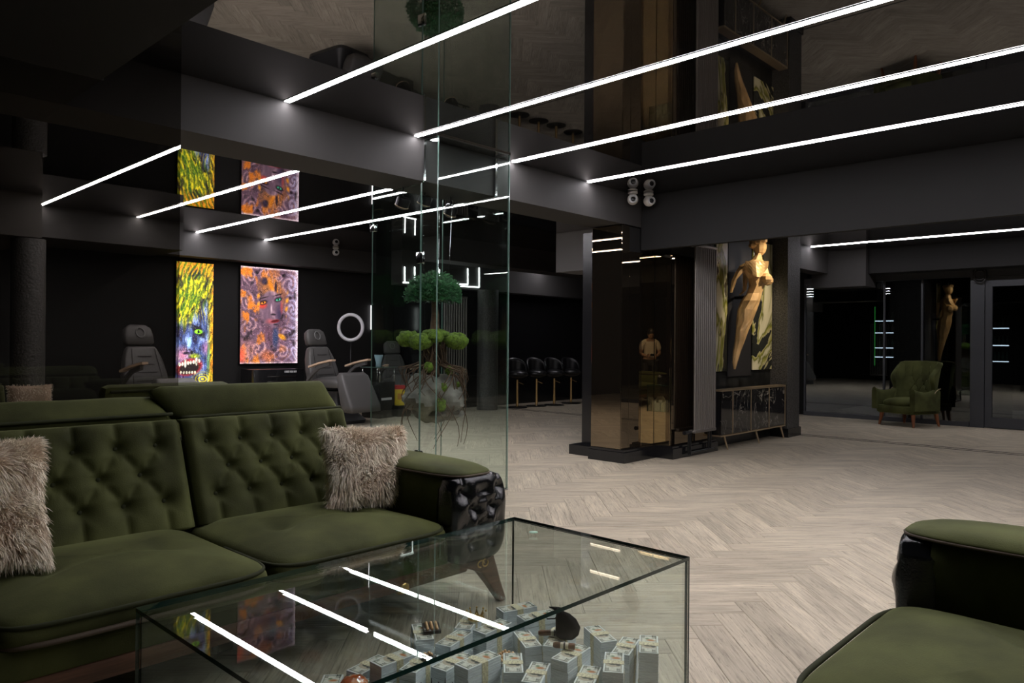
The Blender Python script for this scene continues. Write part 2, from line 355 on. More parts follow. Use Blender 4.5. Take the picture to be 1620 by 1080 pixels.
# strips over the side of the room that only the mirrors show
# ------------------------------------------------------------------ seating
def nz(x, y, z=0, s=1.0):
    from mathutils import noise
    return noise.noise(Vector((x*s, y*s, z*s)))
m_velvet = mat('green_velvet', (.056, .062, .020), .8, spec=.15, sheen=.35, noise=.5, nscale=3.6, bump=.12, bscale=220)
m_velvet_d = mat('green_velvet_cord', (.03, .034, .014), .8, spec=.2)
m_leather = mat('black_tufted_leather', (.006, .0065, .007), .16, spec=.6, bump=.15, bscale=140)
m_brownwood = mat('walnut_rail', (.115, .055, .032), .38, noise=.35, nscale=6, stretch=(1, 14, 14))
m_trim = mat('brown_cord_trim', (.07, .05, .03), .7)
m_gold = mat('brushed_gold', (.75, .5, .18), .28, metal=1)
def seg_d(px, py, ax, ay, bx, by):
    vx, vy = bx-ax, by-ay; L = vx*vx+vy*vy; t = 0 if L == 0 else max(0, min(1, ((px-ax)*vx+(py-ay)*vy)/L))
    return math.hypot(px-ax-vx*t, py-ay-vy*t)
class Tuft:
    """diamond tufting over a w x h panel; rows of buttons offset by half a step"""
    def __init__(s, w, h, dx, rows, top, bot, db=.035, dc=.014):
        s.b = []; s.c = []; s.db = db; s.dc = dc; rr = []
        for i, y in enumerate(rows):
            off = 0 if i % 2 == 0 else .5; r = []
            n = int(w/dx)+2
            for k in range(-n, n+1):
                x = (k+off)*dx
                if abs(x) < w/2-.03: r.append((x, y))
            rr.append(r); s.b += r
        for i in range(len(rr)-1):
            for a in rr[i]:
                for b in rr[i+1]:
                    if abs(abs(a[0]-b[0])-dx/2) < 1e-3: s.c.append((*a, *b))
        for a in rr[0]: s.c.append((a[0], a[1], a[0], top))
        for a in rr[-1]: s.c.append((a[0], a[1], a[0], bot))
    def d(s, x, y):
        v = 0
        for a in s.b:
            r = math.hypot(x-a[0], y-a[1])
            if r < .12: v = max(v, s.db*math.exp(-(r/.034)**1.4))
        for c in s.c:
            if min(c[0], c[2])-.06 < x < max(c[0], c[2])+.06:
                r = seg_d(x, y, *c)
                if r < .06: v = max(v, s.dc*math.exp(-(r/.02)**1.2))
        return v
def sgp(c, e): return math.copysign(abs(c)**e, c)
def pad(w, d, h, nr=26, na=96, ex=7, dent=None, crown=.35, edge=.5):
    """closed cushion w x d x h centred on x/y, bottom at z 0; superelliptic plan"""
    mb = MB(); rings = []; e = 2/ex
    def ring(t, z, disp=True):
        out = []
        for k in range(na):
            a = 2*PI*k/na; x = w/2*t*sgp(math.cos(a), e); y = d/2*t*sgp(math.sin(a), e)
            out.append(Vector((x, y, z-(dent(x, y) if (dent and disp) else 0))))
        return out
    hs = h*(1-crown)
    rings.append(ring(.96, 0, False)); 
    for q in (.1, .3, .5, .7, .9): rings.append(ring(.96+.04*math.sin(PI*q), hs*q, False))
    for j in range(1, nr):
        t = 1-j/nr; tt = min(1, t)
        z = hs*.9+(h-hs*.9)*(1-tt**3.2)**.8
        rings.append(ring(.99*tt+.0, z))
    mb.loft(rings); return mb
seat_dent = lambda x, y: sum(.028*math.exp(-((x-c)/.05)**2-((y-.0)/.035)**2)+.010*math.exp(-((x-c)/.16)**2-((y-.0)/.018)**2) for c in (-.2, .2))
def stitched(name, pts, r, m, parent): return MB().tube(pts, r, 6).build(name, m, parent, smooth=True)
TB = Tuft(.86, .42, .165, (.33, .215, .10), .45, -.02, .052, .024)
button_me = None
def make_sofa(label, loc, rz, heads=(.75, .1)):
    global button_me
    t = empty('sofa', loc, rz, label, 'sofa')
    MB().box(-1.17, 1.17, .05, .9, .235, .36, bev=.03).build('base', m_velvet, t, angle=40)
    MB().box(-.875, .875, .035, .06, .245, .352, bev=.01).build('front_panel', m_velvet, t, angle=40)
    for sx in (-1, 1):
        c = pad(.868, .84, .135, dent=seat_dent, crown=.42, ex=11); o = c.build('seat_cushion', m_velvet, t, smooth=True); o.location = (sx*.436, .415, .345)
        for z, r in ((.012, .009), (.068, .008)):
            pts = []
            for k in range(49):
                a = PI+PI*k/48; pts.append((.432*1.004*sgp(math.cos(a), 2/7), .42*1.01*sgp(math.sin(a), 2/7), z))
            stitched('piping', pts, r, m_trim if r > .0085 else m_velvet_d, o)
    # back cushions: tufted panel plus folding head section
    for sx, ht in zip((-1, 1), heads):
        W, H = .885, .455; tilt = .22
        def fr(u, v, W=W, H=H, sx=sx):
            x = (u-.5)*W; y = v*H; ed = max(0, 1-min(u, 1-u)/.05); tp = max(0, 1-min(v+.1, 1.02-v)/.07)
            bulge = .085*(1-.45*ed**2-.35*max(0, tp)**2)
            dd = TB.d(x, y-.02)
            n = bulge-dd+.004*nz(x*7, y*7, sx)
            return Vector((x*(1-.0*ed), -(n)*math.cos(tilt)+y*.44, y+n*.16))
        mb = MB().grid(fr, 100, 56)
        # rim closing the panel to the back
        o = mb.build('back_cushion', m_velvet, t, smooth=True); o.location = (sx*.445+.03, .80, .43)
        so = o.modifiers.new('thick', 'SOLIDIFY'); so.thickness = .05; so.offset = -1
        if button_me is None:
            bm_ = MB().sphere((0, 0, 0), .011, 8, 6, (1, .5, 1)); button_me = bm_.build('button', m_velvet_d, smooth=True)
            first = True
        else: first = False
        for i, (bx, by) in enumerate(TB.b):
            q = fr((bx/W)+.5, (by+.02)/H)
            if first and i == 0: b = button_me
            else: b = button_me.copy(); col.objects.link(b)
            b.parent = o; b.location = q+Vector((0, -.006, 0)); b.rotation_euler = (0, 0, 0)
        # head section
        hp = MB(); hh = .175 if ht < .5 else .15; rings = []
        for i in range(25):
            u = i/24; e = abs(2*u-1); x = (u-.5)*(W+.0); k = (1-e**8)**.5*.55+.45; 
            ring = []
            for j in range(20):
                a = 2*PI*j/20; yy = .055*sgp(math.cos(a), .8)*k; zz = hh/2+hh/2*sgp(math.sin(a), .6)*(1 if e < .93 else .93-(e-.93)*2)
                xo = x+(zz/hh)*(-.11 if (sx > 0 and u < .5 and ht < .5) else 0)*e**3-(zz/hh)*(.10 if u > .5 else 0)*e**6*(1 if ht < .5 else .5)
                ring.append(Vector((xo, yy+.006*nz(x*4, zz*5, 3), zz)))
            rings.append(ring)
        hp.loft(rings); o2 = hp.build('headrest', m_velvet, t, smooth=True); o2.location = (sx*.445+.03, 1.0, .872); o2.rotation_euler = (-.25-ht*.75, 0, 0)
        stitched('piping', [((k/20-.5)*W*.97, .0-.05, .012) for k in range(21)], .008, m_velvet_d, o2)
    # back shell
    MB().box(-.93, .93, .985, 1.10, .24, .80, bev=.04).build('back_shell', m_velvet, t, angle=40)
    bs = MB()
    for k in range(-5, 6): bs.box(k*.175-.004, k*.175+.004, 1.099, 1.106, .3, .75)
    bs.build('channel_seam', m_velvet_d, t)
    # arms
    for sx in (-1, 1):
        rings = []
        def sec(y, s=1.0, dz=0):
            pts = []; x0, x1, z0, z1 = .872, 1.20, .25, .64
            cx_, cz_ = (x0+x1)/2, (z0+z1)/2
            for k in range(28):
                a = 2*PI*k/28; ex = .35 if math.cos(a) < 0 or math.sin(a) < 0 else .55
                pts.append(Vector((sx*(cx_+(x1-x0)/2*sgp(math.cos(a), ex)*s), y, cz_+(z1-z0)/2*sgp(math.sin(a), ex)*s+dz)))
            return pts
        a = MB().loft([sec(.10), sec(.3), sec(.6), sec(.92, 1), sec(1.04, .93)]); o = a.build('arm', m_velvet, t, angle=50); fix_normals(o)
        # green pad over the top
        pd = pad(.31, .94, .05, nr=8, na=48, ex=4, crown=.6); p = pd.build('arm_pad', m_velvet, t, smooth=True); p.location = (sx*1.02, .47, .634)
        stitched('piping', [(.154*sgp(math.cos(2*PI*k/40), .5), .47*sgp(math.sin(2*PI*k/40), .5), .004) for k in range(41)], .005, m_trim, p)
        # tufted leather end, wrapping round to the inner side
        TA = Tuft(.36, .42, .115, (.13, .05, -.03, -.11), .2, -.2, .045, .02)
        rings = []; x0, x1, z0, z1 = .862, 1.222, .222, .645; cx_, cz_ = (x0+x1)/2, (z0+z1)/2
        NA = 110
        def lring(s, y, tuft=True):
            out = []
            for k in range(NA):
                an = 2*PI*k/NA; ex = .36 if math.cos(an) < 0 else .5
                lx = (x1-x0)/2*sgp(math.cos(an), ex)*s*(1-.12*max(0, -math.sin(an)) if math.cos(an) > 0 else 1); lz = (z1-z0)/2*sgp(math.sin(an), .45)*s
                d = TA.d(lx, lz) if tuft else 0
                if not tuft: # pleats along the sides
                    d = 0; f = 1-.02*abs(math.sin(an*7))
                    lx *= f; lz *= f
                out.append(Vector((sx*(cx_+lx), y+d, cz_+lz)))
            return out
        rings.append(lring(.96, .115, False)); rings.append(lring(1, .09, False)); rings.append(lring(1.0, .05, False))
        rings.append(lring(.99, .02, False))
        for j in range(1, 34):
            s_ = .97*(1-j/34)**.9; y = -.035+.045*s_**5
            rings.append(lring(s_, y))
        l = MB().loft(rings).build('arm_front', m_leather, t, smooth=True); fix_normals(l)
        # corner legs sweeping out of the rail
        for fy in (0, 1):
            yb = .07 if fy == 0 else .86; ys = -1 if fy == 0 else 1
            ring = []
            for (cx2, w2, d2, z) in ((1.02, .30, .075, .232), (1.075, .20, .075, .205), (1.135, .105, .07, .16), (1.17, .07, .06, .09), (1.215, .045, .045, 0)):
                ring.append([Vector((sx*(cx2+dx*w2/2), yb+ys*(.04*(1-z/.23))+dy*d2/2, z)) for dx, dy in ((-1, -1), (1, -1), (1, 1), (-1, 1))])
            lg = MB().loft(ring).build('leg', m_brownwood, t); fix_normals(lg)
            bv = lg.modifiers.new('bev', 'BEVEL'); bv.width = .01; bv.segments = 2
            if fy == 0 and sx == 1:
                e1 = MB().tube([(sx*1.085+.022*math.cos(q/12*2*PI)-.012, .025, .205+.016*math.sin(q/12*2*PI)) for q in range(10)], .0035, 6)
                e1.tube([(sx*1.085+.018*math.cos(q/12*2*PI)+.014, .023, .207+.018*math.sin(q/12*2*PI)) for q in range(3, 14)], .0035, 6)
                e1.build('emblem', m_gold, lg, smooth=True, label='small gold monogram emblem')
    MB().box(-1.0, 1.0, .03, .09, .18, .25, bev=.018).build('rail', m_brownwood, t, angle=40)
    MB().lathe([(.012, -.03), (.03, -.02), (.034, 0), (.03, .02), (.012, .03)], (0, 0, 0), 16, Matrix.Rotation(PI/2, 4, 'Y')).build('rail_ornament', m_gold, t, smooth=True, label='gold ornament on the wooden rail').location = (.62, .055, .195)
    MB().box(-.03, .03, .4, .46, 0, .236).build('centre_foot', m_velvet_d, t)
    return t
sofa = make_sofa('long green velvet sofa with tufted back, black leather arm ends and two fur pillows', (1.40, 2.50, 0), 0)
sofa2 = copy_tree(sofa); sofa2.location = (1.75, .75, 0); sofa2.rotation_euler = (0, 0, PI)
sofa2['label'] = 'green velvet sofa cut off at the lower right corner, showing one arm and seat'
sofa4 = copy_tree(sofa); sofa4.location = (.60, 6.0, 0); sofa4['label'] = 'dim green sofa at the left edge with one small pillow, behind the smoked glass'  # real sofa set up in place of one reflected in the dark mirror
ta = empty('lounge_chair', (2.04, 5.7, 0), PI, 'dark green lounge chair seen from its channelled back, behind the smoked glass', 'armchair')  # chair added where the dark mirror holds a reflected seat back
MB().box(-.42, .42, .55, .68, .12, .97, bev=.05).build('backrest', m_velvet, ta, angle=40)
b_ = MB()
for k in (-.3, -.15, 0, .15, .3): b_.box(k-.004, k+.004, .676, .686, .2, .9)
b_.tube([(-.38, .685, .93), (.38, .685, .93)], .008, 6)
b_.build('channel_seam', m_velvet_d, ta)
MB().box(-.40, .40, -.05, .545, .12, .42, bev=.04).build('seat', m_velvet, ta, angle=40)
for sx in (-1, 1):
    MB().box(sx*.36-.06, sx*.36+.06, -.05, .545, .425, .62, bev=.03).build('armrest', m_velvet, ta, angle=40)
    for y in (0, .6): MB().lathe([(.014, 0), (.022, .12)], (sx*.34, y, 0), 10).build('leg', m_brownwood, ta)

# fur pillows
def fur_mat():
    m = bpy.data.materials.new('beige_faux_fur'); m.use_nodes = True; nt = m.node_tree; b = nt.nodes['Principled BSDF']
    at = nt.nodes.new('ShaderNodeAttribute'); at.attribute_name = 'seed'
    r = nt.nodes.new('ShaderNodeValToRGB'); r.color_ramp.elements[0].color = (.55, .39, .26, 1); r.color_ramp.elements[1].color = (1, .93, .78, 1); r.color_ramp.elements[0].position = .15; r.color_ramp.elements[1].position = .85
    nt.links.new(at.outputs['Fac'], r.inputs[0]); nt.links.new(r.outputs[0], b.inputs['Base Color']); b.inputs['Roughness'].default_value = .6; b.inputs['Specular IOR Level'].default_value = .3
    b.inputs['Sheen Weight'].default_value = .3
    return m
m_fur = fur_mat(); m_furbase = mat('beige_pillow_cloth', (.5, .37, .27), .9)
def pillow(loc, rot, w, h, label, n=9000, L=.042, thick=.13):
    t = empty('fur_pillow', loc, 0, label, 'pillow', None); t.rotation_euler = rot; R = random.Random(int(w*1000))
    def surf(u, v, side):
        x = 2*u-1; y = 2*v-1; k = (1-x**4)*(1-y**4)
        pin = 1-.06*(1-k)
        X_ = x*w/2*(1-.07*(1-abs(y)**2)*abs(x)**3+.03*abs(y)**6); Z_ = y*h/2*(1-.07*(1-abs(x)**2)*abs(y)**3+.03*abs(x)**6)
        return Vector((X_, side*thick/2*max(0, k)**.55, Z_))
    mb = MB()
    for sd in (-1, 1): mb.grid(lambda u, v, sd=sd: surf(u, v, sd), 16, 16)
    body = mb.build('cushion', m_furbase, t, smooth=True)
    vs = []; fs = []; sd_ = []
    for i in range(n):
        sd = -1 if R.random() < .7 else 1
        u, v = R.random(), R.random()
        if R.random() < .25:
            if R.random() < .5: u = R.choice((R.random()*.05, 1-R.random()*.05))
            else: v = R.choice((R.random()*.05, 1-R.random()*.05))
        p = surf(u, v, sd); e = 1e-3
        pu = surf(min(1, u+e), v, sd)-surf(max(0, u-e), v, sd); pv = surf(u, min(1, v+e), sd)-surf(u, max(0, v-e), sd)
        nrm = pu.cross(pv)
        if nrm.length < 1e-12: nrm = Vector((0, sd, 0))
        nrm.normalize()
        if nrm.y*sd < 0: nrm = -nrm
        out = Vector((2*u-1, 0, 2*v-1)); out = out.normalized()*.55*max(abs(2*u-1), abs(2*v-1))**3
        flow = Vector((nz(p.x*9, p.z*9, 1+sd), 0, nz(p.x*9, p.z*9, 7+sd)-.35))*1.3
        d = (nrm*.55+out+flow+Vector((R.gauss(0, .25), R.gauss(0, .2), R.gauss(0, .25)))).normalized()
        l = L*R.uniform(.6, 1.15); side = d.cross(Vector((R.gauss(0, 1), R.gauss(0, 1), R.gauss(0, 1)))).normalized()*.0017
        mid = p+d*l*.55+nrm*.002; tip = p+d*l+Vector((0, 0, -l*.22))
        k = len(vs); vs += [p-side, p+side, mid+side*.8, mid-side*.8, tip]; fs += [(k, k+1, k+2, k+3), (k+3, k+2, k+4)]
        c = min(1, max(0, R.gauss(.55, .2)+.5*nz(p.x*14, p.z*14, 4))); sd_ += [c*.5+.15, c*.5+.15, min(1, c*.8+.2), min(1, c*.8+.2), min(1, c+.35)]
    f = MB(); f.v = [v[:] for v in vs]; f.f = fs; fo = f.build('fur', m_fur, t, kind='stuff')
    at = fo.data.attributes.new('seed', 'FLOAT', 'POINT'); at.data.foreach_set('value', np.array(sd_, 'f'))
    return t
pillow((2.17, 3.02, .648), (-.30, .06, -.12), .41, .36, 'fluffy beige fur pillow leaning against the right end of the long sofa', 15000)
pillow((.60, 2.98, .70), (-.36, .10, .22), .36, .42, 'fluffy beige fur pillow at the left end of the long sofa', 12000)
pillow((1.60, 6.55, .80), (-.2, 0, 0), .30, .22, 'small pale fur pillow on the dim sofa behind the smoked glass', 1200, .02, .08)

# wing armchair in the far room
def wing_chair(loc, rz, label):
    t = empty('wing_armchair', loc, rz, label, 'armchair')
    c = pad(.50, .56, .13, nr=12, na=60, crown=.4).build('seat_cushion', m_velvet, t, smooth=True); c.location = (0, -.05, .32)
    MB().box(-.33, .33, -.34, .30, .20, .325, bev=.03).build('seat_frame', m_velvet, t, angle=40)
    # shell with wings: horizontal sections, U shaped
    TW = Tuft(.5, .6, .16, (.42, .30, .18), .6, 0, .03, .012)
    def shell(u, v):
        z = .30+v*.72; s = 2*u-1; a = abs(s); y0 = .26+v*.13
        w_ = .27+.05*v
        wing = .05+.20*math.exp(-((v-.72)/.26)**2)+.16*math.exp(-((v-.15)/.3)**2)
        if a < .55: x = s/.55*w_; y = y0-.02*(a/.55)**2*2-(-TW.d(x, z-.35) if a < .5 else 0)
        else:
            q = (a-.55)/.45; x = math.copysign(w_+.07*math.sin(q*PI/2), s); y = y0-.04-wing*q
        z2 = z-.05*(a > .55)*v*((a-.55)/.45)-.02*a*v
        return Vector((x, y, z2))
    o = MB().grid(shell, 60, 40).build('back_and_wings', m_velvet, t, smooth=True)
    so = o.modifiers.new('thick', 'SOLIDIFY'); so.thickness = .075; so.offset = 1
    for sx in (-1, 1):
        rings = []
        for i in range(15):
            k = i/14; y = .20-.58*k; zt = .60-.09*math.sin(k*PI*.75)+.055*k*k; x = sx*(.335+.02*math.sin(k*PI)); r = .045*(1 if k < .9 else .8)
            rings.append([Vector((x+sx*dx*r*1.2, y, zz)) for dx, zz in ((-1, .26), (1, .26), (1.1, zt-.05), (.7, zt), (0, zt+.018), (-.7, zt), (-1, zt-.05))])
        a = MB().loft(rings).build('armrest', m_velvet, t, smooth=True, angle=60); fix_normals(a)
        stitched('piping', [(sx*.395, .2-.30*k, .60-.33*k*k) for k in [i/10 for i in range(11)]], .006, mat('pale_piping', (.35, .28, .17), .6), a)
        for sy in (-1, 1):
            x, y = sx*.27, -.27 if sy < 0 else .27
            lg = MB().loft([[Vector((x+sx*o_+math.cos(q*PI/4)*r, y+sy*o_+math.sin(q*PI/4)*r, z)) for q in range(8)] for o_, r, z in ((0, .034, .215), (.012, .028, .12), (.03, .016, 0))])
            lg.build('leg', mat('orange_beech', (.25, .085, .03), .4), t, angle=50)
    return t
wing_chair((13.0, 3.54, 0), math.radians(249), 'green velvet wing armchair on wooden legs beside the glass wall')
# ------------------------------------------------------------------ glass table and what lies in it
m_tg = glass('table_glass', (.94, .965, .95), .01, 1.45)
m_tge = mat('green_glass_edge', (.006, .035, .028), .12, spec=.7)
m_bg = glass('box_glass', (.93, .965, .95), .01, 1.45)
m_bge = mat('pale_green_glass_edge', (.12, .2, .17), .15, spec=.8)
def pane(name, size, loc, mf, me_, parent, thin):
    """box of sheet glass with green edges; thin = index of its thickness axis"""
    x, y, z = size; b = MB().box(0, x, 0, y, 0, z); o = b.build(name, mf, parent); o.data.materials.append(me_); o.location = loc
    for p in o.data.polygons:
        if abs(p.normal[thin]) < .5: p.material_index = 1
    return o
TX0, TX1, TY0, TY1, TZ = .800, 2.358, 1.350, 2.204, .50
tb = empty('glass_table', (TX0, TY0, 0), 0, 'large clear glass box coffee table full of banknote bundles', 'table')
W_, D_ = TX1-TX0, TY1-TY0
pane('glass_top', (W_, D_, .012), (0, 0, TZ-.012), m_tg, m_tge, tb, 2)
pane('glass_side', (W_-.026, .011, TZ-.0135), (.013, .0005, .001), m_tg, m_tge, tb, 1)
pane('glass_side', (W_-.026, .011, TZ-.0135), (.013, D_-.0115, .001), m_tg, m_tge, tb, 1)
pane('glass_side', (.011, D_, TZ-.0135), (.0005, 0, .001), m_tg, m_tge, tb, 0)
pane('glass_side', (.011, D_, TZ-.0135), (W_-.0115, 0, .001), m_tg, m_tge, tb, 0)
MB().lathe([(.016, 0), (.018, .001), (.018, .0015)], (1.42, .62, TZ), 16).build('glue_pad', mat('pale_green_pad', (.35, .6, .45), .3), tb, smooth=True)

def painted(name, w, h, nu, nv, fn, m, parent=None, plane='xy', **kw):
    """flat print: a fine grid whose colour attribute is computed by fn(U,V) -> rgb arrays; V runs downwards"""
    u = (np.arange(nu)+.5)/nu; v = (np.arange(nv)+.5)/nv; U, V = np.meshgrid(u, v)
    C = np.clip(fn(U, V), 0, 1)**2.2
    xs = np.linspace(0, w, nu+1); ys = np.linspace(h, 0, nv+1); vs = []
    for y in ys:
        for x in xs: vs.append((x, y, 0) if plane == 'xy' else (x, 0, y))
    fs = [(j*(nu+1)+i, (j+1)*(nu+1)+i, (j+1)*(nu+1)+i+1, j*(nu+1)+i+1) for j in range(nv) for i in range(nu)]
    mb = MB(); mb.v = vs; mb.f = fs; o = mb.build(name, m, parent, **kw)
    at = o.data.color_attributes.new('paint', 'FLOAT_COLOR', 'CORNER')
    cc = np.ones((nv*nu, 4, 4), 'f'); cc[:, :, :3] = C.reshape(-1, 1, 3); at.data.foreach_set('color', cc.ravel()); return o
def attr_mat(name, emit=0, rough=.5, base=1.0):
    m = bpy.data.materials.new(name); m.use_nodes = True; nt = m.node_tree; b = nt.nodes['Principled BSDF']
    a = nt.nodes.new('ShaderNodeAttribute'); a.attribute_name = 'paint'; b.inputs['Roughness'].default_value = rough
    if emit:
        nt.links.new(a.outputs['Color'], b.inputs['Emission Color']); b.inputs['Emission Strength'].default_value = emit; b.inputs['Base Color'].default_value = (.03, .03, .03, 1)
    else: nt.links.new(a.outputs['Color'], b.inputs['Base Color'])
    return m
def vn(U, V, fx, fy, seed):
    """cheap smooth value noise on arrays"""
    x = U*fx+seed*13.7; y = V*fy+seed*7.3; xi = np.floor(x); yi = np.floor(y); fx_ = x-xi; fy_ = y-yi
    hsh = lambda a, b: np.modf(np.abs(np.sin(a*127.1+b*311.7+seed*74.7)*43758.5453))[0]
    s = lambda t: t*t*(3-2*t)
    a, b, c, d = hsh(xi, yi), hsh(xi+1, yi), hsh(xi, yi+1), hsh(xi+1, yi+1)
    return (a*(1-s(fx_))+b*s(fx_))*(1-s(fy_))+(c*(1-s(fx_))+d*s(fx_))*s(fy_)
def fbm(U, V, f, seed, n=4):
    t = 0; a = .5
    for i in range(n): t = t+a*vn(U, V, f*2**i, f*2**i, seed+i); a *= .5
    return t/.94
def mixc(C, col_, m): return C*(1-m[..., None])+np.array(col_)*m[..., None]
def blob(U, V, x, y, rx, ry, soft=.25, ang=0):
    c, s_ = math.cos(ang), math.sin(ang); dx = (U-x)*c+(V-y)*s_; dy = -(U-x)*s_+(V-y)*c
    r = np.sqrt((dx/rx)**2+(dy/ry)**2); return np.clip((1-r)/soft, 0, 1)
DIG = {'1': ['010', '110', '010', '010', '111'], '0': ['111', '101', '101', '101', '111']}
def bill(U, V):
    C = np.ones(U.shape+(3,))*np.array((.86, .86, .80)); n = fbm(U*2.3, V, 9, 3)
    C = C*(.86+.28*n[..., None])
    b = ((U < .03) | (U > .97) | (V < .07) | (V > .93)).astype(float); C = mixc(C, (.92, .94, .92), b)
    fr = (((np.abs(U-.5) > .44) & (np.abs(U-.5) < .465)) | ((np.abs(V-.5) > .38) & (np.abs(V-.5) < .41))).astype(float)*(1-b); C = mixc(C, (.30, .34, .28), fr*.7)
    C = mixc(C, (.75, .70, .60), blob(U, V, .40, .5, .16, .44, .1)); C = mixc(C, (.28, .29, .25), blob(U, V, .40, .46, .065, .24, .4)); C = mixc(C, (.24, .25, .24), blob(U, V, .40, .74, .10, .16, .4))
    C = mixc(C, (.2, .3, .55), ((U > .56) & (U < .60)).astype(float)*.65)
    C = mixc(C, (.72, .38, .15), blob(U, V, .72, .6, .07, .3, .6)*.85); C = mixc(C, (.30, .45, .28), blob(U, V, .80, .42, .05, .14, .5)*.8)
    for x0, y0, s in ((.05, .10, .020), (.05, .68, .020), (.83, .68, .026), (.84, .10, .020)):
        for k, ch in enumerate('100'):
            for r, row in enumerate(DIG[ch]):
                for q, bt in enumerate(row):
                    if bt == '1':
                        xx = x0+(k*4+q)*s*.62; yy = y0+r*s*1.7
                        C = mixc(C, (.22, .26, .20), ((U >= xx) & (U < xx+s*.66) & (V >= yy) & (V < yy+s*1.75)).astype(float))
    return C
m_bill = attr_mat('banknote_print', 0, .6)
m_edge = mat('banknote_edges', (.80, .86, .90), .7, noise=.16, nscale=300, stretch=(.15, .15, 3))
m_band = mat('mustard_paper_strap', (.80, .70, .46), .6, noise=.35, nscale=150)
BL, BW, BH = .156, .066, .0315
def make_bundle():
    t = empty('banknote_bundle', label='bundle', cat='banknotes', group='strapped banknote bundles heaped in the glass table')
    b = MB()
    for k in range(7): b.box(-BL/2+.0008*(k % 2), BL/2-.0006*(k % 3), -BW/2+.0006*(k % 2), BW/2-.0007*((k+1) % 2), k*BH/7+.0002, (k+1)*BH/7-.0002)
    b.build('notes', m_edge, t)
    p = painted('top_note', BL-.002, BW-.002, 78, 33, bill, m_bill, t); p.location = (-BL/2+.001, -BW/2+.001, BH+.0002)
    s = MB(); x = .0
    s.box(x-.014, x+.014, -BW/2-.0012, BW/2+.0012, BH+.0003, BH+.0012).box(x-.014, x+.014, -BW/2-.0012, -BW/2-.0003, .0003, BH+.0003).box(x-.014, x+.014, BW/2+.0003, BW/2+.0012, .0003, BH+.0003)
    s.build('paper_strap', m_band, t); return t
bundle0 = make_bundle(); used_b = False
def at(px, py, z):
    d = F+R2*((px-810)/1176)-U2*((py-540)/1176); k = (z-1.25)/d.z; return Vector((0, 0, 1.25))+d*k
piles = []
def pile(x, y, rz, n, z0=.0015, lab=None, jit=1, tilt=0):
    global used_b
    a_ = math.radians(rz); ex = abs(math.cos(a_))*BL/2+abs(math.sin(a_))*BW/2+.022; ey = abs(math.sin(a_))*BL/2+abs(math.cos(a_))*BW/2+.022
    x = min(max(x, TX0+ex), TX1-ex); y = min(max(y, TY0+ey), TY1-ey)
    R = random.Random(int(x*971+y*577)); z = z0
    for k in range(n):
        if not used_b: o = bundle0; used_b = True
        else: o = copy_tree(bundle0)
        o.location = (x+R.uniform(-.003, .003)*jit, y+R.uniform(-.003, .003)*jit, z); o.rotation_euler = (0, tilt, math.radians(rz+R.uniform(-2.5, 2.5)*jit))
        top = k == n-1
        o['label'] = (lab if (lab and top) else ('topmost strapped banknote bundle of a pile in the glass table' if top else 'strapped banknote bundle inside a pile in the glass table'))
        z += BH+.0016
    piles.append((x, y, z))
# piles: spread so that no two bundles cut into each other, then filled in between
specs = []
for args in ((826, 956, -18, 8, 'banknote bundle on the far pile below the sofa leg'), (868, 974, -18, 7), (645, 990, 58, 9, 'banknote bundle on the tall pile at the left of the heap'),
             (598, 1030, 0, 7), (560, 1052, 12, 6), (640, 1028, 20, 7), (437, 1056, 47, 6, 'leftmost banknote bundle in the glass table, lying apart'),
             (489, 1056, 47, 6, 'second banknote bundle from the left, beside the leftmost one'), (526, 1072, 40, 5), (765, 1042, 2, 9, 'banknote bundle on the tall pile below the gold coins'),
             (815, 1048, 45, 8), (716, 1044, 10, 8), (900, 1033, 8, 9, 'banknote bundle on the pile below the cigar stub'), (957, 1002, 62, 8, 'banknote bundle right of the black velvet pouch'),
             (1042, 1026, 34, 9, 'banknote bundle on the tall front right pile near the glass corner'), (985, 1056, 34, 9, 'banknote bundle in front on the right pile'),
             (1000, 1022, 20, 7), (935, 1066, 25, 7), (735, 985, 30, 7), (700, 1006, 15, 7), (782, 990, 5, 7), (832, 1008, 60, 6), (885, 1004, 25, 7), (850, 1062, 30, 7), (920, 975, 12, 6)):
    px, py, rz, n = args[:4]; n = max(3, round(n*.0221/.0331)); p = at(px, py, .0015+n*(BH+.0016)); specs.append([p.x, p.y, rz, n, args[4] if len(args) > 4 else None])
def clampin(q):
    a_ = math.radians(q[2]); ex = abs(math.cos(a_))*BL/2+abs(math.sin(a_))*BW/2+.02; ey = abs(math.sin(a_))*BL/2+abs(math.cos(a_))*BW/2+.02
    q[0] = min(max(q[0], TX0+ex), TX1-ex); q[1] = min(max(q[1], TY0+ey), TY1-ey)
def sep(p, q, m=.008):
    best = None
    for r in (p[2], p[2]+90, q[2], q[2]+90):
        ax, ay = math.cos(math.radians(r)), math.sin(math.radians(r)); e = 0
        for t_ in (p, q):
            c, s_ = math.cos(math.radians(t_[2])), math.sin(math.radians(t_[2])); e += (BL/2)*abs(ax*c+ay*s_)+(BW/2)*abs(-ax*s_+ay*c)
        d = (q[0]-p[0])*ax+(q[1]-p[1])*ay; o = e+m-abs(d)
        if o <= 0: return None
        if best is None or o < best[0]: best = (o, ax*(1 if d >= 0 else -1), ay*(1 if d >= 0 else -1))
    return best
for it in range(200):
    for i in range(len(specs)):
        for j in range(i+1, len(specs)):
            b_ = sep(specs[i], specs[j])
            if b_: k = b_[0]*.5; specs[i][0] -= b_[1]*k; specs[i][1] -= b_[2]*k; specs[j][0] += b_[1]*k; specs[j][1] += b_[2]*k
    for q in specs: clampin(q)
Rf = random.Random(21)
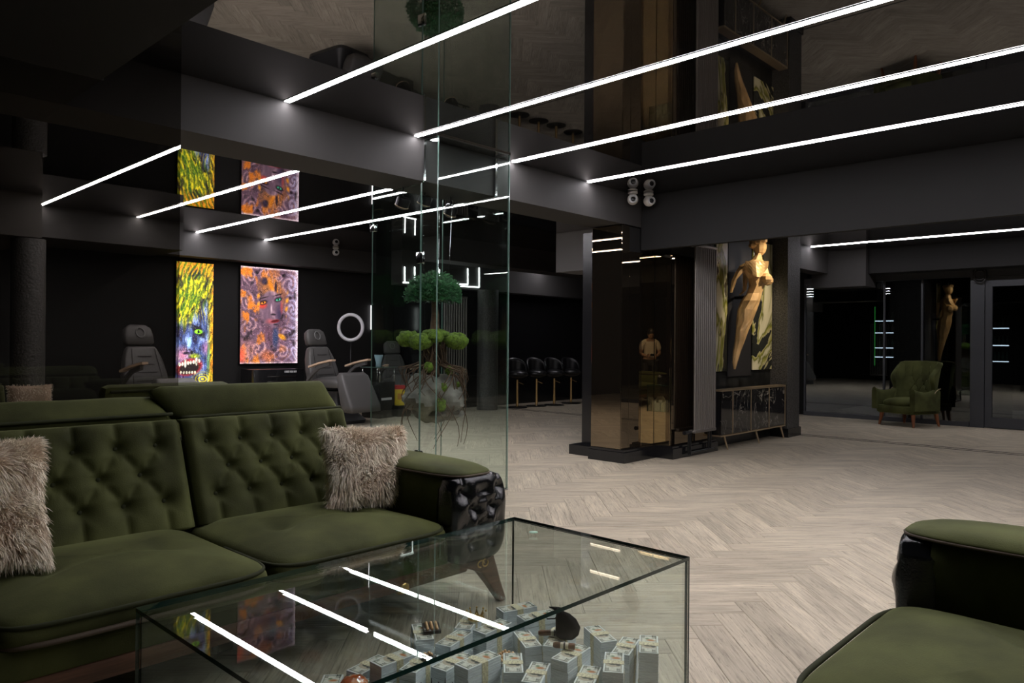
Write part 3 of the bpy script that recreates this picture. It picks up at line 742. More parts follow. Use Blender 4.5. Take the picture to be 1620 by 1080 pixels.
for k in range(6000):
    x, y = Rf.uniform(1.15, 2.28), Rf.uniform(1.42, 2.13)
    if y < 2.04-.36*x+.0 or (x < 1.5 and y < 1.95): continue
    q = [x, y, Rf.choice((0, 20, 45, 70, 90, 120, 150)), 4 if Rf.random() < .7 else 3, None]; clampin(q)
    if all(sep(q, p, .006) is None for p in specs) and sum(p[3] for p in specs) < 290: specs.append(q)
for x, y, rz, n, lb in specs: pile(x, y, rz, n, lab=lb, jit=.5)
# small treasures on the heap
def zt(x, y):
    return max(c for a, b, c in piles if math.hypot(a-x, b-y) < .035+min(math.hypot(q[0]-x, q[1]-y) for q in piles))
def put(px, py, z):
    p = at(px, py, z); n_ = min(piles, key=lambda q: math.hypot(q[0]-p.x, q[1]-p.y)); v = Vector((p.x-n_[0], p.y-n_[1], 0))
    if v.length > .035: v = v.normalized()*.035
    return Vector((n_[0]+v.x, n_[1]+v.y, n_[2]))
p = put(765, 977, .17)
cr = empty('toy_crown', (p.x, p.y, zt(p.x, p.y)), 0, 'small gold crown on the banknotes, farthest gold piece', 'crown', None)
b = MB().tube([(.03*math.cos(a*PI/12), .03*math.sin(a*PI/12), .006) for a in range(24)], .004, 6, closed=True)
for k in range(8):
    a = k*PI/4; c, s_ = math.cos(a), math.sin(a); b.add([(.030*math.cos(a-.3), .030*math.sin(a-.3), .008), (.030*math.cos(a+.3), .030*math.sin(a+.3), .008), (.037*c, .037*s_, .034), (.027*c, .027*s_, .008)], [(0, 1, 2), (1, 3, 2), (3, 0, 2)])
b.build('crown_ring', m_gold, cr)
for k in range(8):
    a = k*PI/4; MB().sphere((.037*math.cos(a), .037*math.sin(a), .036), .004, 8, 6).build('crown_point', m_gold, cr, smooth=True)
m_coin = mat('yellow_gold_coin', (.95, .68, .18), .2, metal=1)
R = random.Random(8); base = put(772, 1018, .20); cz = zt(base.x, base.y)
for k in range(12):
    x, y = base.x+R.gauss(0, .028), base.y+R.gauss(0, .02)
    c = MB().lathe([(.0125, 0), (.0135, .0006), (.0135, .0018), (.0125, .0024), (.009, .0018)], (0, 0, 0), 20).build('gold_coin', m_coin, smooth=False, angle=30, label='gold coin in the little heap on the banknotes', cat='coin', group='gold coins on the banknotes')
    c.location = (x, y, cz+.0026*k*.6); c.rotation_euler = (R.uniform(-.25, .25), R.uniform(-.25, .25), 0)
# studded boxes
m_dkbox = mat('dark_brown_case', (.03, .018, .012), .35); m_bead = mat('peach_gold_bead', (.85, .55, .3), .35, metal=.3)
for (px, py, rz, nx, ny, lb) in ((689, 1008, 55, 5, 3, 'dark case of peach gold beads left of the gold coins'), (822, 1014, 10, 7, 3, 'dark case of gold beads below the cigar'), (683, 1038, 80, 2, 2, 'small dark case with one row of beads at the table edge')):
    p = put(px, py, .17); t = empty('bead_case', (p.x, p.y, zt(p.x, p.y)), math.radians(rz), lb, 'jewellery case')
    w2, d2 = nx*.0075+.006, ny*.0085+.006
    MB().box(-w2, w2, -d2, d2, 0, .012, bev=.003).build('tray', m_dkbox, t, angle=40)
    for i in range(nx):
        for j in range(ny): MB().sphere(((i-(nx-1)/2)*.015, (j-(ny-1)/2)*.017, .015), .0062, 8, 6).build('bead', m_bead, t, smooth=True)
# cigars
m_cig = mat('tobacco_leaf', (.16, .065, .025), .6, noise=.4, nscale=60)
for (px, py, rz, L, lb) in ((876, 1000, -4, .115, 'brown banded cigar pointing at the black pouch'), (868, 1025, -18, .075, 'short brown cigar with cream band in front of the longer one')):
    p = put(px, py, .18); z = zt(p.x, p.y)+.012; t = empty('cigar', (p.x, p.y, z), math.radians(rz-40), lb, 'cigar')
    MB().tube([(-L/2, 0, 0), (-L/2+.008, 0, 0), (L/2-.004, 0, 0), (L/2, 0, 0)], [.007, .0105, .0105, .0095], 16).build('body', m_cig, t, smooth=True, angle=50)
    MB().tube([(-.012, 0, 0), (.016, 0, 0)], .0111, 16).build('band', mat('cream_band', (.8, .72, .55), .5), t, smooth=True, angle=50)
    MB().tube([(-.001, 0, 0), (.005, 0, 0)], .0114, 16).build('band_stripe', m_dkbox, t, smooth=True, angle=50)
# pouch
p = put(902, 1003, .18); t = empty('velvet_pouch', (p.x, p.y, zt(p.x, p.y)), math.radians(-60), 'black velvet drawstring pouch lying on the banknotes', 'pouch')
m_pv = mat('black_velvet', (.004, .003, .004), .95, spec=.1)
o = MB().grid(lambda u, v: Vector(((u-.5)*.13, 0, 0)), 1, 1)
pb = MB().loft([[Vector((ox+w_/2*sgp(math.cos(2*PI*k/24), .8)*(1+.06*math.sin(5*2*PI*k/24)), oy+d_/2*sgp(math.sin(2*PI*k/24), .8), z_)) for k in range(24)] for ox, oy, w_, d_, z_ in ((0, 0, .06, .04, .001), (0, 0, .085, .06, .012), (.004, 0, .09, .06, .04), (-.004, 0, .075, .05, .07), (-.014, 0, .05, .036, .088), (-.024, 0, .026, .02, .096), (-.034, 0, .046, .03, .106), (-.042, 0, .05, .02, .108))]).build('bag', m_pv, t, smooth=True)
MB().tube([(-.024, -.011, .096), (-.05, -.02, .10), (-.075, -.01, .085), (-.07, -.018, .07), (-.04, -.02, .075), (-.024, -.011, .094)], .0022, 6).build('drawstring', m_pv, t, smooth=True)
# amber lump, tiara
p = put(560, 1062, .16); t = empty('wrapped_sweet', (p.x, p.y, zt(p.x, p.y)), .4, 'glossy orange amber lump wrapped in cellophane at the bottom edge', 'wrapped sweet')
a_ = MB().lathe([(.03, 0), (.045, .008), (.048, .025), (.036, .04), (.012, .046)], (0, 0, .001), 9).build('amber_piece', mat('amber_orange', (.62, .13, .02), .12, spec=.8, coat=.6), t)
w1 = MB().grid(lambda u, v: Vector(((u-.5)*.12, (v-.5)*.11, .053-.028*(((u-.5)*2)**2+((v-.5)*2)**2)+.006*nz(u*9, v*9, 2))), 12, 12).build('cellophane', glass('cellophane', (.97, .93, .9), .08, 1.4, .08), t)
p = put(697, 1070, .19); t = empty('black_tiara', (p.x, p.y, zt(p.x, p.y)), -.6, 'spiky black tiara at the bottom edge of the table', 'tiara')
b = MB().tube([(.05*math.cos(a*PI/14), .04*math.sin(a*PI/14), .006) for a in range(15)], .004, 6)
for k in range(0, 15, 2): b.tube([(.05*math.cos(k*PI/14), .04*math.sin(k*PI/14), .006), (.052*math.cos(k*PI/14), .042*math.sin(k*PI/14), .03+.014*(k % 4 == 0))], [.004, .001], 6)
b.build('band', m_dkbox, t)
# ------------------------------------------------------------------ radiator, sideboard, wall art and statue by the column
m_rad = mat('nickel_radiator', (.24, .22, .205), .38, metal=.75)
m_chrome = mat('chrome', (.75, .75, .75), .12, metal=1); m_blackmetal = mat('black_steel', (.02, .02, .022), .35, metal=.6)
def radiator(loc, rz, n, h, z0, label, m=None, pitch_=.045, valves=True):
    t = empty('tube_radiator', loc, rz, label, 'radiator'); m = m or m_rad; W = (n-1)*pitch_
    for k in range(n):
        x = -W/2+k*pitch_; MB().tube([(x, 0, z0+.03), (x, 0, z0+h-.03)], .0165, 8).build('tube', m, t, smooth=True, angle=50)
    for z in (z0+.02, z0+h-.02): MB().box(-W/2-.02, W/2+.02, -.018, .07, z-.018, z+.018, bev=.008).build('header', m, t, angle=40)
    if valves:
        v = MB().tube([(-W/2-.02, .02, z0+.02), (-W/2-.11, .02, z0+.02)], .014, 10).tube([(-W/2-.06, .02, z0+.02), (-W/2-.06, .02, .03)], .012, 10).tube([(-W/2-.10, .02, z0+.02), (-W/2-.10, .02, .03)], .010, 10)
        v.tube([(-W/2-.06, .02, .05), (W/2+.05, .02, .05)], .011, 10).tube([(W/2-.05, .02, z0+.02), (W/2-.05, .02, .05)], .011, 10).tube([(W/2-.1, .02, z0+.02), (W/2-.1, .02, .05)], .011, 10)
        v.build('pipe', m_blackmetal, t, smooth=True, angle=50)
        MB().tube([(-W/2-.11, .02, z0+.02), (-W/2-.19, .02, z0+.02)], [.02, .024], 12).build('thermostat_knob', m_blackmetal, t, smooth=True, angle=50)
        MB().tube([(-W/2-.02, .02, z0+.02), (-W/2-.05, .02, z0+.02)], .017, 12).build('valve_nut', m_chrome, t, smooth=True, angle=50, label='chrome valve nut')
    return t
radiator((7.71, 4.235, 0), 0, 11, 2.14, .26, 'tall tubular radiator on the mirrored column beside the sideboard')
# sideboard
m_brass = mat('champagne_brass', (.52, .40, .26), .35, metal=.8)
def marble():
    m = bpy.data.materials.new('black_marble'); m.use_nodes = True; nt = m.node_tree; b = nt.nodes['Principled BSDF']; N = nt.nodes.new; L = nt.links.new
    tc = N('ShaderNodeTexCoord'); mp = N('ShaderNodeMapping'); mp.inputs['Rotation'].default_value = (0, .8, 0); mp.inputs['Scale'].default_value = (2.2, 2, 1.3); L(tc.outputs['Object'], mp.inputs[0])
    n = N('ShaderNodeTexNoise'); n.inputs['Scale'].default_value = 2.2; n.inputs['Detail'].default_value = 7; n.inputs['Distortion'].default_value = 1.4; L(mp.outputs[0], n.inputs['Vector'])
    r = N('ShaderNodeValToRGB'); e = r.color_ramp.elements; e[0].position = .490; e[0].color = (.008, .008, .009, 1); e[1].position = .510; e[1].color = (.008, .007, .007, 1); x = e.new(.5); x.color = (.38, .35, .3, 1)
    L(n.outputs['Fac'], r.inputs[0]); L(r.outputs[0], b.inputs['Base Color']); b.inputs['Roughness'].default_value = .06; b.inputs['Specular IOR Level'].default_value = .8
    return m
m_marble = marble()
SBX0, SBX1, SBY = 7.99, 9.94, 4.255
sb = empty('sideboard', ((SBX0+SBX1)/2, SBY, 0), 0, 'low black marble sideboard with brass frame below the golden figure', 'sideboard')
hw = (SBX1-SBX0)/2; z0, z1 = .17, .715
MB().box(-hw+.145, hw-.012, .115, .215, z0+.01, z1-.012).build('body', m_gloss, sb)
MB().box(.01-hw+.13, hw-.012, .012, .11, z0+.012, z1-.014).build('carcass', m_gloss, sb)
for k, (a, c) in enumerate(((8.125, 8.42), (8.42, 8.91), (8.91, 9.435), (9.435, 9.93))):
    a -= (SBX0+SBX1)/2; c -= (SBX0+SBX1)/2
    d = MB().box(a+.009, c-.009, -.006, .008, z0+.016, z1-.018, bev=.002).build('door', m_marble, sb)
fr = MB().box(.135-hw, hw, -.012, .112, z1-.014, z1+.010).box(.135-hw, hw, -.012, .112, z0-.008, z0+.010)
for a in (8.42, 8.91, 9.435, 9.932): a -= (SBX0+SBX1)/2; fr.box(a-.008, a+.008, -.010, .01, z0+.0105, z1-.0145)
fr.build('brass_frame', m_brass, sb)
for a in (8.25, 9.1, 9.85):
    a -= (SBX0+SBX1)/2; MB().tube([(a, .02, z0-.008), (a+.045, -.01, 0)], [.016, .009], 8).build('leg', m_brass, sb, smooth=True, angle=60)
# wall art: two tall printed glass panels
def art(name, seed):
    m = bpy.data.materials.new(name); m.use_nodes = True; nt = m.node_tree; b = nt.nodes['Principled BSDF']; N = nt.nodes.new; L = nt.links.new
    tc = N('ShaderNodeTexCoord'); mp = N('ShaderNodeMapping'); mp.inputs['Location'].default_value = (seed, seed*2, 0); mp.inputs['Scale'].default_value = (1.6, 1, 1); L(tc.outputs['Object'], mp.inputs[0])
    n = N('ShaderNodeTexNoise'); n.inputs['Scale'].default_value = .9; n.inputs['Detail'].default_value = 5; n.inputs['Distortion'].default_value = 1.5; L(mp.outputs[0], n.inputs['Vector'])
    r = N('ShaderNodeValToRGB'); e = r.color_ramp.elements; e[0].position = .36; e[0].color = (.02, .022, .018, 1); e[1].position = .66; e[1].color = (.75, .70, .5, 1)
    for p_, c_ in ((.455, (.025, .028, .025)), (.462, (.55, .5, .28)), (.50, (.30, .30, .06)), (.525, (.14, .15, .03)), (.56, (.66, .62, .42))): x = e.new(p_); x.color = (*c_, 1)
    L(n.outputs['Fac'], r.inputs[0]); L(r.outputs[0], b.inputs['Base Color']); b.inputs['Roughness'].default_value = .25
    return m
for i, (x0, x1, lb) in enumerate(((8.37, 8.655, 'narrow olive and cream abstract panel left of the golden figure'), (9.37, 9.955, 'olive and cream abstract panel behind and right of the golden figure'))):
    t = empty('wall_panel', (x0, 4.45, .93), 0, lb, 'artwork')
    MB().box(0, x1-x0, 0, .014, 0, 1.72, bev=.002).build('printed_face', art('abstract_print_%s' % 'ab'[i], 3.1+i*4.7), t)
    MB().box(-.012, x1-x0+.012, .015, .028, -.012, 1.73).build('backing', m_gloss, t)
t = MB().box(8.70, 9.34, 4.462, 4.478, .86, 2.68).build('wall_board', mat('satin_black_board', (.012, .011, .012), .5), label='black lacquer board behind the golden figure', cat='board')
# faceted golden woman figure
m_fig = mat('golden_wood', (.66, .42, .19), .42, noise=.25, nscale=5, metal=.15, stretch=(3, 3, .8))
lat = Vector((.686, -.727, 0)); dep = Vector((.727, .686, 0)); O_ = Vector((9.10, 3.98, 0))
fg = empty('figure_sculpture', O_, 0, 'faceted golden sculpture of a woman leaning out from the wall', 'sculpture')
def fp(px, py):  # picture outline measured on the statue's own upright plane
    d = F+R2*((px-810)/1176)-U2*((py-540)/1176); k = (O_.dot(dep))/d.dot(dep); P = Vector((0, 0, 1.25))+d*k; return (P-O_).dot(lat), P.z
def fring(px, py, wpx, dm, yo=0, n=8, ph=.39, rot=0):
    a, z = fp(px, py); r = wpx/2/1176*O_.dot(dep); out = []
    for k in range(n):
        q = 2*PI*k/n+ph; l = a+math.cos(q)*r; zz = z+math.cos(q)*r*math.tan(rot); out.append(lat*l+dep*(math.sin(q)*dm+yo)+Vector((0, 0, zz)))
    return out
body = MB().loft([fring(1162, 584, 3, .02), fring(1162.5, 573, 8, .04), fring(1165.5, 556, 12, .055), fring(1170, 540, 15, .075), fring(1174, 523, 20, .10, ph=.1), fring(1178, 506, 25, .12), fring(1182, 490, 30, .14, ph=.2), fring(1187, 476, 29, .14), fring(1193, 464, 23, .11, ph=.3), fring(1198, 450, 25, .11, rot=.2),
                  fring(1200, 437, 34, .12, rot=.25, ph=.1), fring(1193, 424, 41, .12, rot=.15), fring(1191, 417, 39, .09, rot=.1), fring(1197, 411, 18, .07), fring(1199, 404, 11, .055), fring(1201, 397, 12, .055)])
fix_normals(body.build('body', m_fig, fg))
def cone(px, py, px2, py2, w0, w1, dm0, dm1, yo0, yo1, nm, n=6):
    b = MB().loft([fring(px, py, w0, dm0, yo0, n), fring((px+px2)/2, (py+py2)/2, (w0+w1)/2*1.1, (dm0+dm1)/2, (yo0+yo1)/2, n, .1), fring(px2, py2, w1, dm1, yo1, n)]); return fix_normals(b.build(nm, m_fig, fg))
for px, py, yo in ((1208, 441, -.09), (1216, 443, .05)):
    a, z = fp(px, py); c = lat*a+dep*yo+Vector((0, 0, z)); s_ = MB().sphere(c, .075, 7, 5, (1.15, 1, .9)); s_.build('chest', m_fig, fg)
cone(1176, 420, 1158, 443, 15, 8, .06, .035, -.04, -.10, 'upper_arm'); cone(1158, 443, 1154.5, 463, 8, 4, .035, .02, -.10, -.06, 'forearm')
cone(1186, 425, 1184, 458, 10, 6, .05, .03, .14, .16, 'upper_arm'); cone(1184, 458, 1174, 466, 6, 3, .03, .02, .16, .1, 'forearm')
a, z = fp(1202, 391); MB().sphere(lat*a+Vector((0, 0, z)), .095, 9, 7, (.9, .9, 1.15)).build('head', m_fig, fg)
a, z = fp(1192, 388.5)
hr = MB()
for k in range(6): hr.sphere(lat*(a+.02*k)+dep*(.04*math.sin(k*2.1))+Vector((0, 0, z+.04*math.sin(k*1.3)+.01*k)), .06, 6, 5, (1.1, 1, .7))
hr.build('hair', m_fig, fg)
cape = MB().grid(lambda u, v: lat*(fp(1176+36*u, 0)[0])+dep*(-.155+.05*math.cos(u*7)*v)+Vector((0, 0, fp(0+1190, 415+20*v*(.4+.9*math.sin(u*PI)))[1])), 7, 4)
cp = cape.build('collar_cape', m_fig, fg); so = cp.modifiers.new('t', 'SOLIDIFY'); so.thickness = .012
a, z = fp(1190, 470)
MB().tube([lat*a+Vector((0, 0, z)), Vector((lat.x*a, .475, z))], .02, 8).build('wall_bracket', m_blackmetal, fg)
# CCTV cameras
def cctv(loc, rz, label):
    t = empty('security_camera', loc, rz, label, 'security camera'); m = mat('white_camera_shell', (.55, .52, .48), .35)
    MB().lathe([(.05, 0), (.052, -.02), (.035, -.03)], (0, 0, 0), 20).build('mount', m, t, smooth=True, angle=40)
    MB().sphere((0, -.01, -.085), .058, 20, 14).build('ball', m, t, smooth=True)
    MB().lathe([(.042, 0), (.044, .012), (.03, .016), (.028, .004), (.012, .004)], (0, -.058, -.09), 20, Matrix.Rotation(PI/2, 4, 'X')).build('lens_ring', mat('camera_front', (.5, .5, .5), .3), t, smooth=True, angle=40)
    MB().lathe([(.026, 0), (.02, .006)], (0, -.066, -.09), 16, Matrix.Rotation(PI/2, 4, 'X')).build('lens', m_gloss, t, smooth=True)
    return t
cctv((6.80, 4.42, ZC-.001), .8-PI/2+.3, 'white dome security camera under the ceiling near the column top')
cctv((6.62, 4.50, ZC-.001), -.9, 'second beige security camera just left of the white one')
cctv((7.18, 10.95, ZC-.001), -.4, 'white security camera near the far bulkhead right of the lit portraits')
# cable coil on the glass-wall frame
t = MB().tube([(13.44, 2.66+.085*math.cos(a*PI/8), 2.33+.11*math.sin(a*PI/8)+.003*a) for a in range(34)], .014, 8).build('cable_coil', mat('black_cable', (.01, .01, .01), .5), smooth=True, label='coil of black cable hanging on the grey door frame', cat='cable')
# display shelves seen through the lobby glass
m_shelfled = emis('cool_shelf_light', (.75, .9, 1), 5.0)
R = random.Random(5)
def shelf_unit(x, y, w, rows, label, green=False):
    t = empty('display_shelf', (x, y, 0), PI/2, label, 'shelf')
    MB().box(-w/2, w/2, -.17, -.15, 0, 2.3).build('back_panel', m_gloss, t)
    if green: MB().box(w/2-.008, w/2+.004, .10, .115, .9, 2.0).build('green_light', emis('green_led', (.1, 1, .15), .5), t, label='thin green light line')
    for z in rows:
        s = MB().box(-w/2, w/2, -.149, .12, z, z+.02).build('shelf_board', m_gloss, t)
        MB().box(-w/2+.01, w/2-.01, .121, .126, z+.002, z+.018).build('shelf_light', m_shelfled, s)
        for k in range(4):
            xx = -w/2+.06+k*(w-.12)/3
            MB().lathe([(.02, 0), (.022, .09), (.008, .12), (.009, .16)], (xx, 0, z+.021), 10).build('bottle', mat('bottle_%d' % R.randrange(3), [(.3, .25, .2), (.1, .2, .15), (.4, .4, .42)][R.randrange(3)], .2), s, smooth=True)
shelf_unit(14.9, 4.45, .34, (1.05, 1.22, 1.5, 1.72), 'lit bottle shelf behind the far glass, left of the wing chair', True)
shelf_unit(15.4, 2.72, .30, (1.0, 1.28, 1.58), 'lit bottle shelf seen through the far right glass door')
# ------------------------------------------------------------------ back-lit portraits on the far wall
def posterA(U, V):   # wild green-yellow hair over a blue face with bared teeth
    V = V*1.075
    wx = U+.10*(fbm(U, V, 5, 1)-.5)+.04*np.sin(V*17); wy = V+.07*(fbm(U, V, 6, 2)-.5)
    s1 = fbm(wx*1.5+wy*2.2, wy*.5-wx*1.2, 9, 5); s2 = .5+.5*np.sin(52*(wx*.9+wy*1.0)+9*fbm(wx, wy, 7, 8))
    C = np.zeros(U.shape+(3,))+np.array((.42, .46, .05)); C = mixc(C, (.95, .85, .12), np.clip(s2*1.4-.3, 0, 1)); C = mixc(C, (.16, .34, .05), np.clip((s1-.5)*4, 0, 1)); C = mixc(C, (.04, .06, .03), np.clip((.42-s1)*6, 0, 1))
    top = np.clip((.16-V)*9, 0, 1); C = mixc(C, (.95, .50, .10), top*np.clip(s2, 0, 1)*.8)
    C = mixc(C, (.10, .13, .10), blob(U, V, .5, .09, .26, .05, .5)*(.5+.5*np.sin(60*(U+V*2)))); C = mixc(C, (.95, .45, .12), np.clip((U-.84)*8, 0, 1)*np.clip(s1*2-.5, 0, 1)*.7)
    # face
    e = .36+.10*np.sin(U*5+.5)+.03*np.sin(U*40+V*10); face = np.clip((V-e)*9, 0, 1)*np.clip((1.02-U*.35-V*.12)*4, 0, 1)*np.clip((.93-U)*9, 0, 1)
    fn = fbm(U, V, 12, 12); fc = np.zeros_like(C)+np.array((.24, .30, .50)); fc = mixc(fc, (.55, .62, .85), np.clip((fn-.5)*4, 0, 1)); fc = mixc(fc, (.10, .08, .22), np.clip((.42-fn)*7, 0, 1))
    fc = mixc(fc, (.72, .45, .55), blob(U, V, .18, .76, .32, .10, .9)); fc = mixc(fc, (.62, .42, .6), blob(U, V, .82, .70, .16, .08, .9)); fc = mixc(fc, (.65, .72, .15), blob(U, V, .5, .765, .2, .03, .8))
    C = C*(1-face[..., None])+fc*face[..., None]
    C = mixc(C, (.03, .03, .06), blob(U, V, .60, .565, .22, .042, .5, .2)); C = mixc(C, (.55, .85, .18), blob(U, V, .60, .565, .13, .022, .3)); C = mixc(C, (.02, .05, .02), blob(U, V, .60, .565, .035, .016, .3)); C = mixc(C, (.08, .06, .14), blob(U, V, .55, .525, .26, .010, .6, .12))
    C = mixc(C, (.62, .80, .98), blob(U, V, .36, .655, .09, .06, .7, -.6)); C = mixc(C, (.12, .07, .16), blob(U, V, .28, .74, .12, .015, .5)); C = mixc(C, (.06, .05, .08), blob(U, V, .42, .735, .05, .018, .5))
    C = mixc(C, (.62, .12, .16), blob(U, V, .36, .855, .40, .078, .25, -.05)); C = mixc(C, (.10, .02, .03), blob(U, V, .36, .865, .33, .055, .3, -.05))
    for k in range(8): C = mixc(C, (.82, .82, .75), blob(U, V, .10+k*.075, .832-.004*k, .038, .019 if k not in (2, 6) else .042, .3))
    for k in range(6): C = mixc(C, (.72, .70, .62), blob(U, V, .14+k*.075, .898, .03, .014, .3))
    C = mixc(C, (.75, .2, .22), blob(U, V, .12, .975, .25, .05, .8)*.8); C = mixc(C, (.35, .5, .35), blob(U, V, .88, .78, .05, .16, .6, .12)*.9)
    r = np.sqrt(((U-.72)/.30)**2+((V-.955)/.065)**2); C = mixc(C, (.90, .80, .10), np.clip(1.25-r, 0, 1)*(.5+.5*np.sin(r*22)))
    st = .5+.5*np.sin(75*(U*1.2-V*.7)+10*fbm(U, V, 9, 31)); C = mixc(C, (.85, .75, .18), np.clip((V-.30)*8, 0, 1)*np.clip((.52-V)*8, 0, 1)*np.clip(st*2-1.2, 0, 1)*.9)
    l1 = np.abs(np.sin(26*(U*.8+V*1.3)+16*fbm(U, V, 7, 61))); l2 = np.abs(np.sin(30*fbm(U*1.2, V*2, 6, 62)+20*V))
    C = C*(.45+.6*np.clip(l1*2.2, 0, 1))[..., None]; C = C+np.clip(.16-l2, 0, 1)[..., None]*np.array((2.2, 2.2, 1.2))
    return C*(.78+.4*fbm(U, V, 22, 44)[..., None])
def posterB(U, V):   # serene crowned face among curling serpentine locks
    wx = U+.16*(fbm(U, V, 4, 21)-.5); wy = V+.13*(fbm(U, V, 4, 22)-.5)
    cur = np.zeros_like(U)
    for k, (cx_, cy_, rr) in enumerate(((.14, .10, .16), (.40, .05, .13), (.84, .16, .2), (.10, .34, .17), (.90, .42, .18), (.12, .62, .18), (.88, .66, .16), (.30, .85, .2), (.68, .88, .18), (.94, .90, .14), (.05, .88, .14), (.62, .10, .12))):
        r = np.sqrt((wx-cx_)**2+((wy-cy_)*1.6)**2)/rr; a = np.arctan2(wy-cy_, wx-cx_); cur = np.maximum(cur, np.clip(1.5-r, 0, 1)*(.5+.5*np.sin(r*13+a*2)))
    n = fbm(wx, wy, 9, 25)
    C = np.zeros(U.shape+(3,))+np.array((.34, .24, .30)); C = mixc(C, (.55, .42, .50), np.clip(cur*1.2-.1, 0, 1)); C = mixc(C, (.78, .58, .52), np.clip(cur*1.3-.75, 0, 1)*np.clip(1.4-U, 0, 1)); C = mixc(C, (.85, .45, .12), np.clip((n-.52)*6, 0, 1)*np.clip(1.15-U*1.1, 0, 1)); C = mixc(C, (.62, .62, .78), np.clip((U-.74)*3.4, 0, 1)*np.clip(cur+.25, 0, 1))
    C = mixc(C, (.04, .02, .04), np.clip((.36-n)*7, 0, 1)*.8)
    # neck, shoulders
    C = mixc(C, (.36, .24, .30), blob(U, V, .50, .68, .12, .16, .4)); C = mixc(C, (.16, .20, .32), blob(U, V, .60, .72, .07, .16, .6)); C = mixc(C, (.80, .52, .45), blob(U, V, .12, .86, .22, .14, .7)*.7*(.5+.5*cur)); C = mixc(C, (.9, .32, .22), blob(U, V, .03, .92, .08, .12, .7)*.8); C = mixc(C, (.68, .35, .2), blob(U, V, .45, .92, .16, .08, .7)*.75)
    # crown and forehead
    C = mixc(C, (.85, .48, .10), blob(U, V, .50, .20, .24, .13, .5)*(.45+.55*(.5+.5*np.sin(50*U+30*V*np.sin(U*9))))); C = mixc(C, (.16, .12, .2), blob(U, V, .40, .14, .07, .05, .5)); C = mixc(C, (.2, .13, .15), blob(U, V, .60, .19, .03, .08, .5))
    f = np.maximum(blob(U, V, .52, .42, .215, .20, .14, -.1), blob(U, V, .56, .54, .13, .10, .3)); fn = fbm(U, V, 10, 28)
    fc = np.zeros_like(C)+np.array((.40, .30, .36)); fc = mixc(fc, (.62, .48, .52), np.clip((fn-.48)*4, 0, 1)); fc = mixc(fc, (.22, .17, .26), blob(U, V, .68, .48, .10, .16, .8)); fc = mixc(fc, (.8, .22, .16), blob(U, V, .36, .39, .11, .05, .7)); fc = mixc(fc, (.78, .25, .22), blob(U, V, .72, .40, .05, .12, .8)*.7); fc = mixc(fc, (.75, .3, .3), blob(U, V, .50, .56, .10, .04, .9)*.6)
    C = C*(1-f[..., None])+fc*f[..., None]
    for x, y, c in ((.385, .365, (.85, .5, .15)), (.645, .325, (.25, .62, .48))):
        C = mixc(C, (.08, .04, .07), blob(U, V, x, y, .085, .032, .5, -.18)); C = mixc(C, c, blob(U, V, x, y+.002, .055, .016, .4, -.18)); C = mixc(C, (.02, .02, .02), blob(U, V, x, y, .016, .013, .4)); C = mixc(C, (.10, .05, .06), blob(U, V, x, y-.05, .11, .009, .6, -.2))
    C = mixc(C, (.75, .62, .66), blob(U, V, .525, .43, .022, .07, .8, .05)); C = mixc(C, (.10, .06, .10), blob(U, V, .56, .485, .06, .014, .6)); C = mixc(C, (.42, .10, .12), blob(U, V, .595, .555, .095, .022, .4, -.12)); C = mixc(C, (.06, .02, .04), blob(U, V, .595, .553, .09, .006, .6, -.12)); C = mixc(C, (.12, .08, .12), blob(U, V, .60, .59, .06, .012, .8))
    C = mixc(C, (.9, .55, .14), np.maximum(blob(U, V, .30, .34, .035, .16, .6), blob(U, V, .80, .36, .035, .18, .6, .1))*(.5+.5*np.sin(V*70+U*20))); C = mixc(C, (.88, .55, .12), blob(U, V, .72, .72, .09, .035, .6, .3))
    edge = np.clip((U-.93)*14, 0, 1)+np.clip((.025-V)*40, 0, 1)+np.clip((V-.98)*40, 0, 1); C = mixc(C, (1.0, .88, .92), np.clip(edge, 0, 1)*.85)
    ff = np.clip(f, 0, 1); l1 = np.abs(np.sin(34*fbm(wx, wy, 5, 71)+6*cur)); l2 = np.abs(np.sin(44*fbm(U, V*1.4, 6, 72)))
    C = C*(1-(1-ff)*.5*np.clip(1-l1*2.6, 0, 1)-.12*np.clip(1-l2*3, 0, 1))[..., None]; C = C+((1-ff*.7)*np.clip(.2-l2, 0, 1))[..., None]*np.array((1.8, 1.4, 1.3))
    return C*(.85+.42*fbm(U, V, 20, 47)[..., None])
for nm, x, w_, z, h_, fn, nu, nv, lb in (('lit_portrait', 4.64, .565, .45, 2.0, posterA, 80, 240, 'tall backlit portrait of a blue fanged face with wild yellow-green hair'), ('lit_portrait', 5.65, 1.02, .90, 1.565, posterB, 130, 200, 'backlit portrait of a crowned mauve face among orange and mauve curls')):
    t = empty(nm, (x, 11.30, z), 0, lb, 'artwork')
    MB().box(-.006, w_+.006, .004, .055, -.006, h_+.006).build('light_box', m_blackmetal, t)
    painted('printed_face', w_, h_, nu, nv, fn, attr_mat('backlit_print_'+('a' if fn is posterA else 'b'), 1.9 if fn is posterA else 1.5), t, plane='xz')
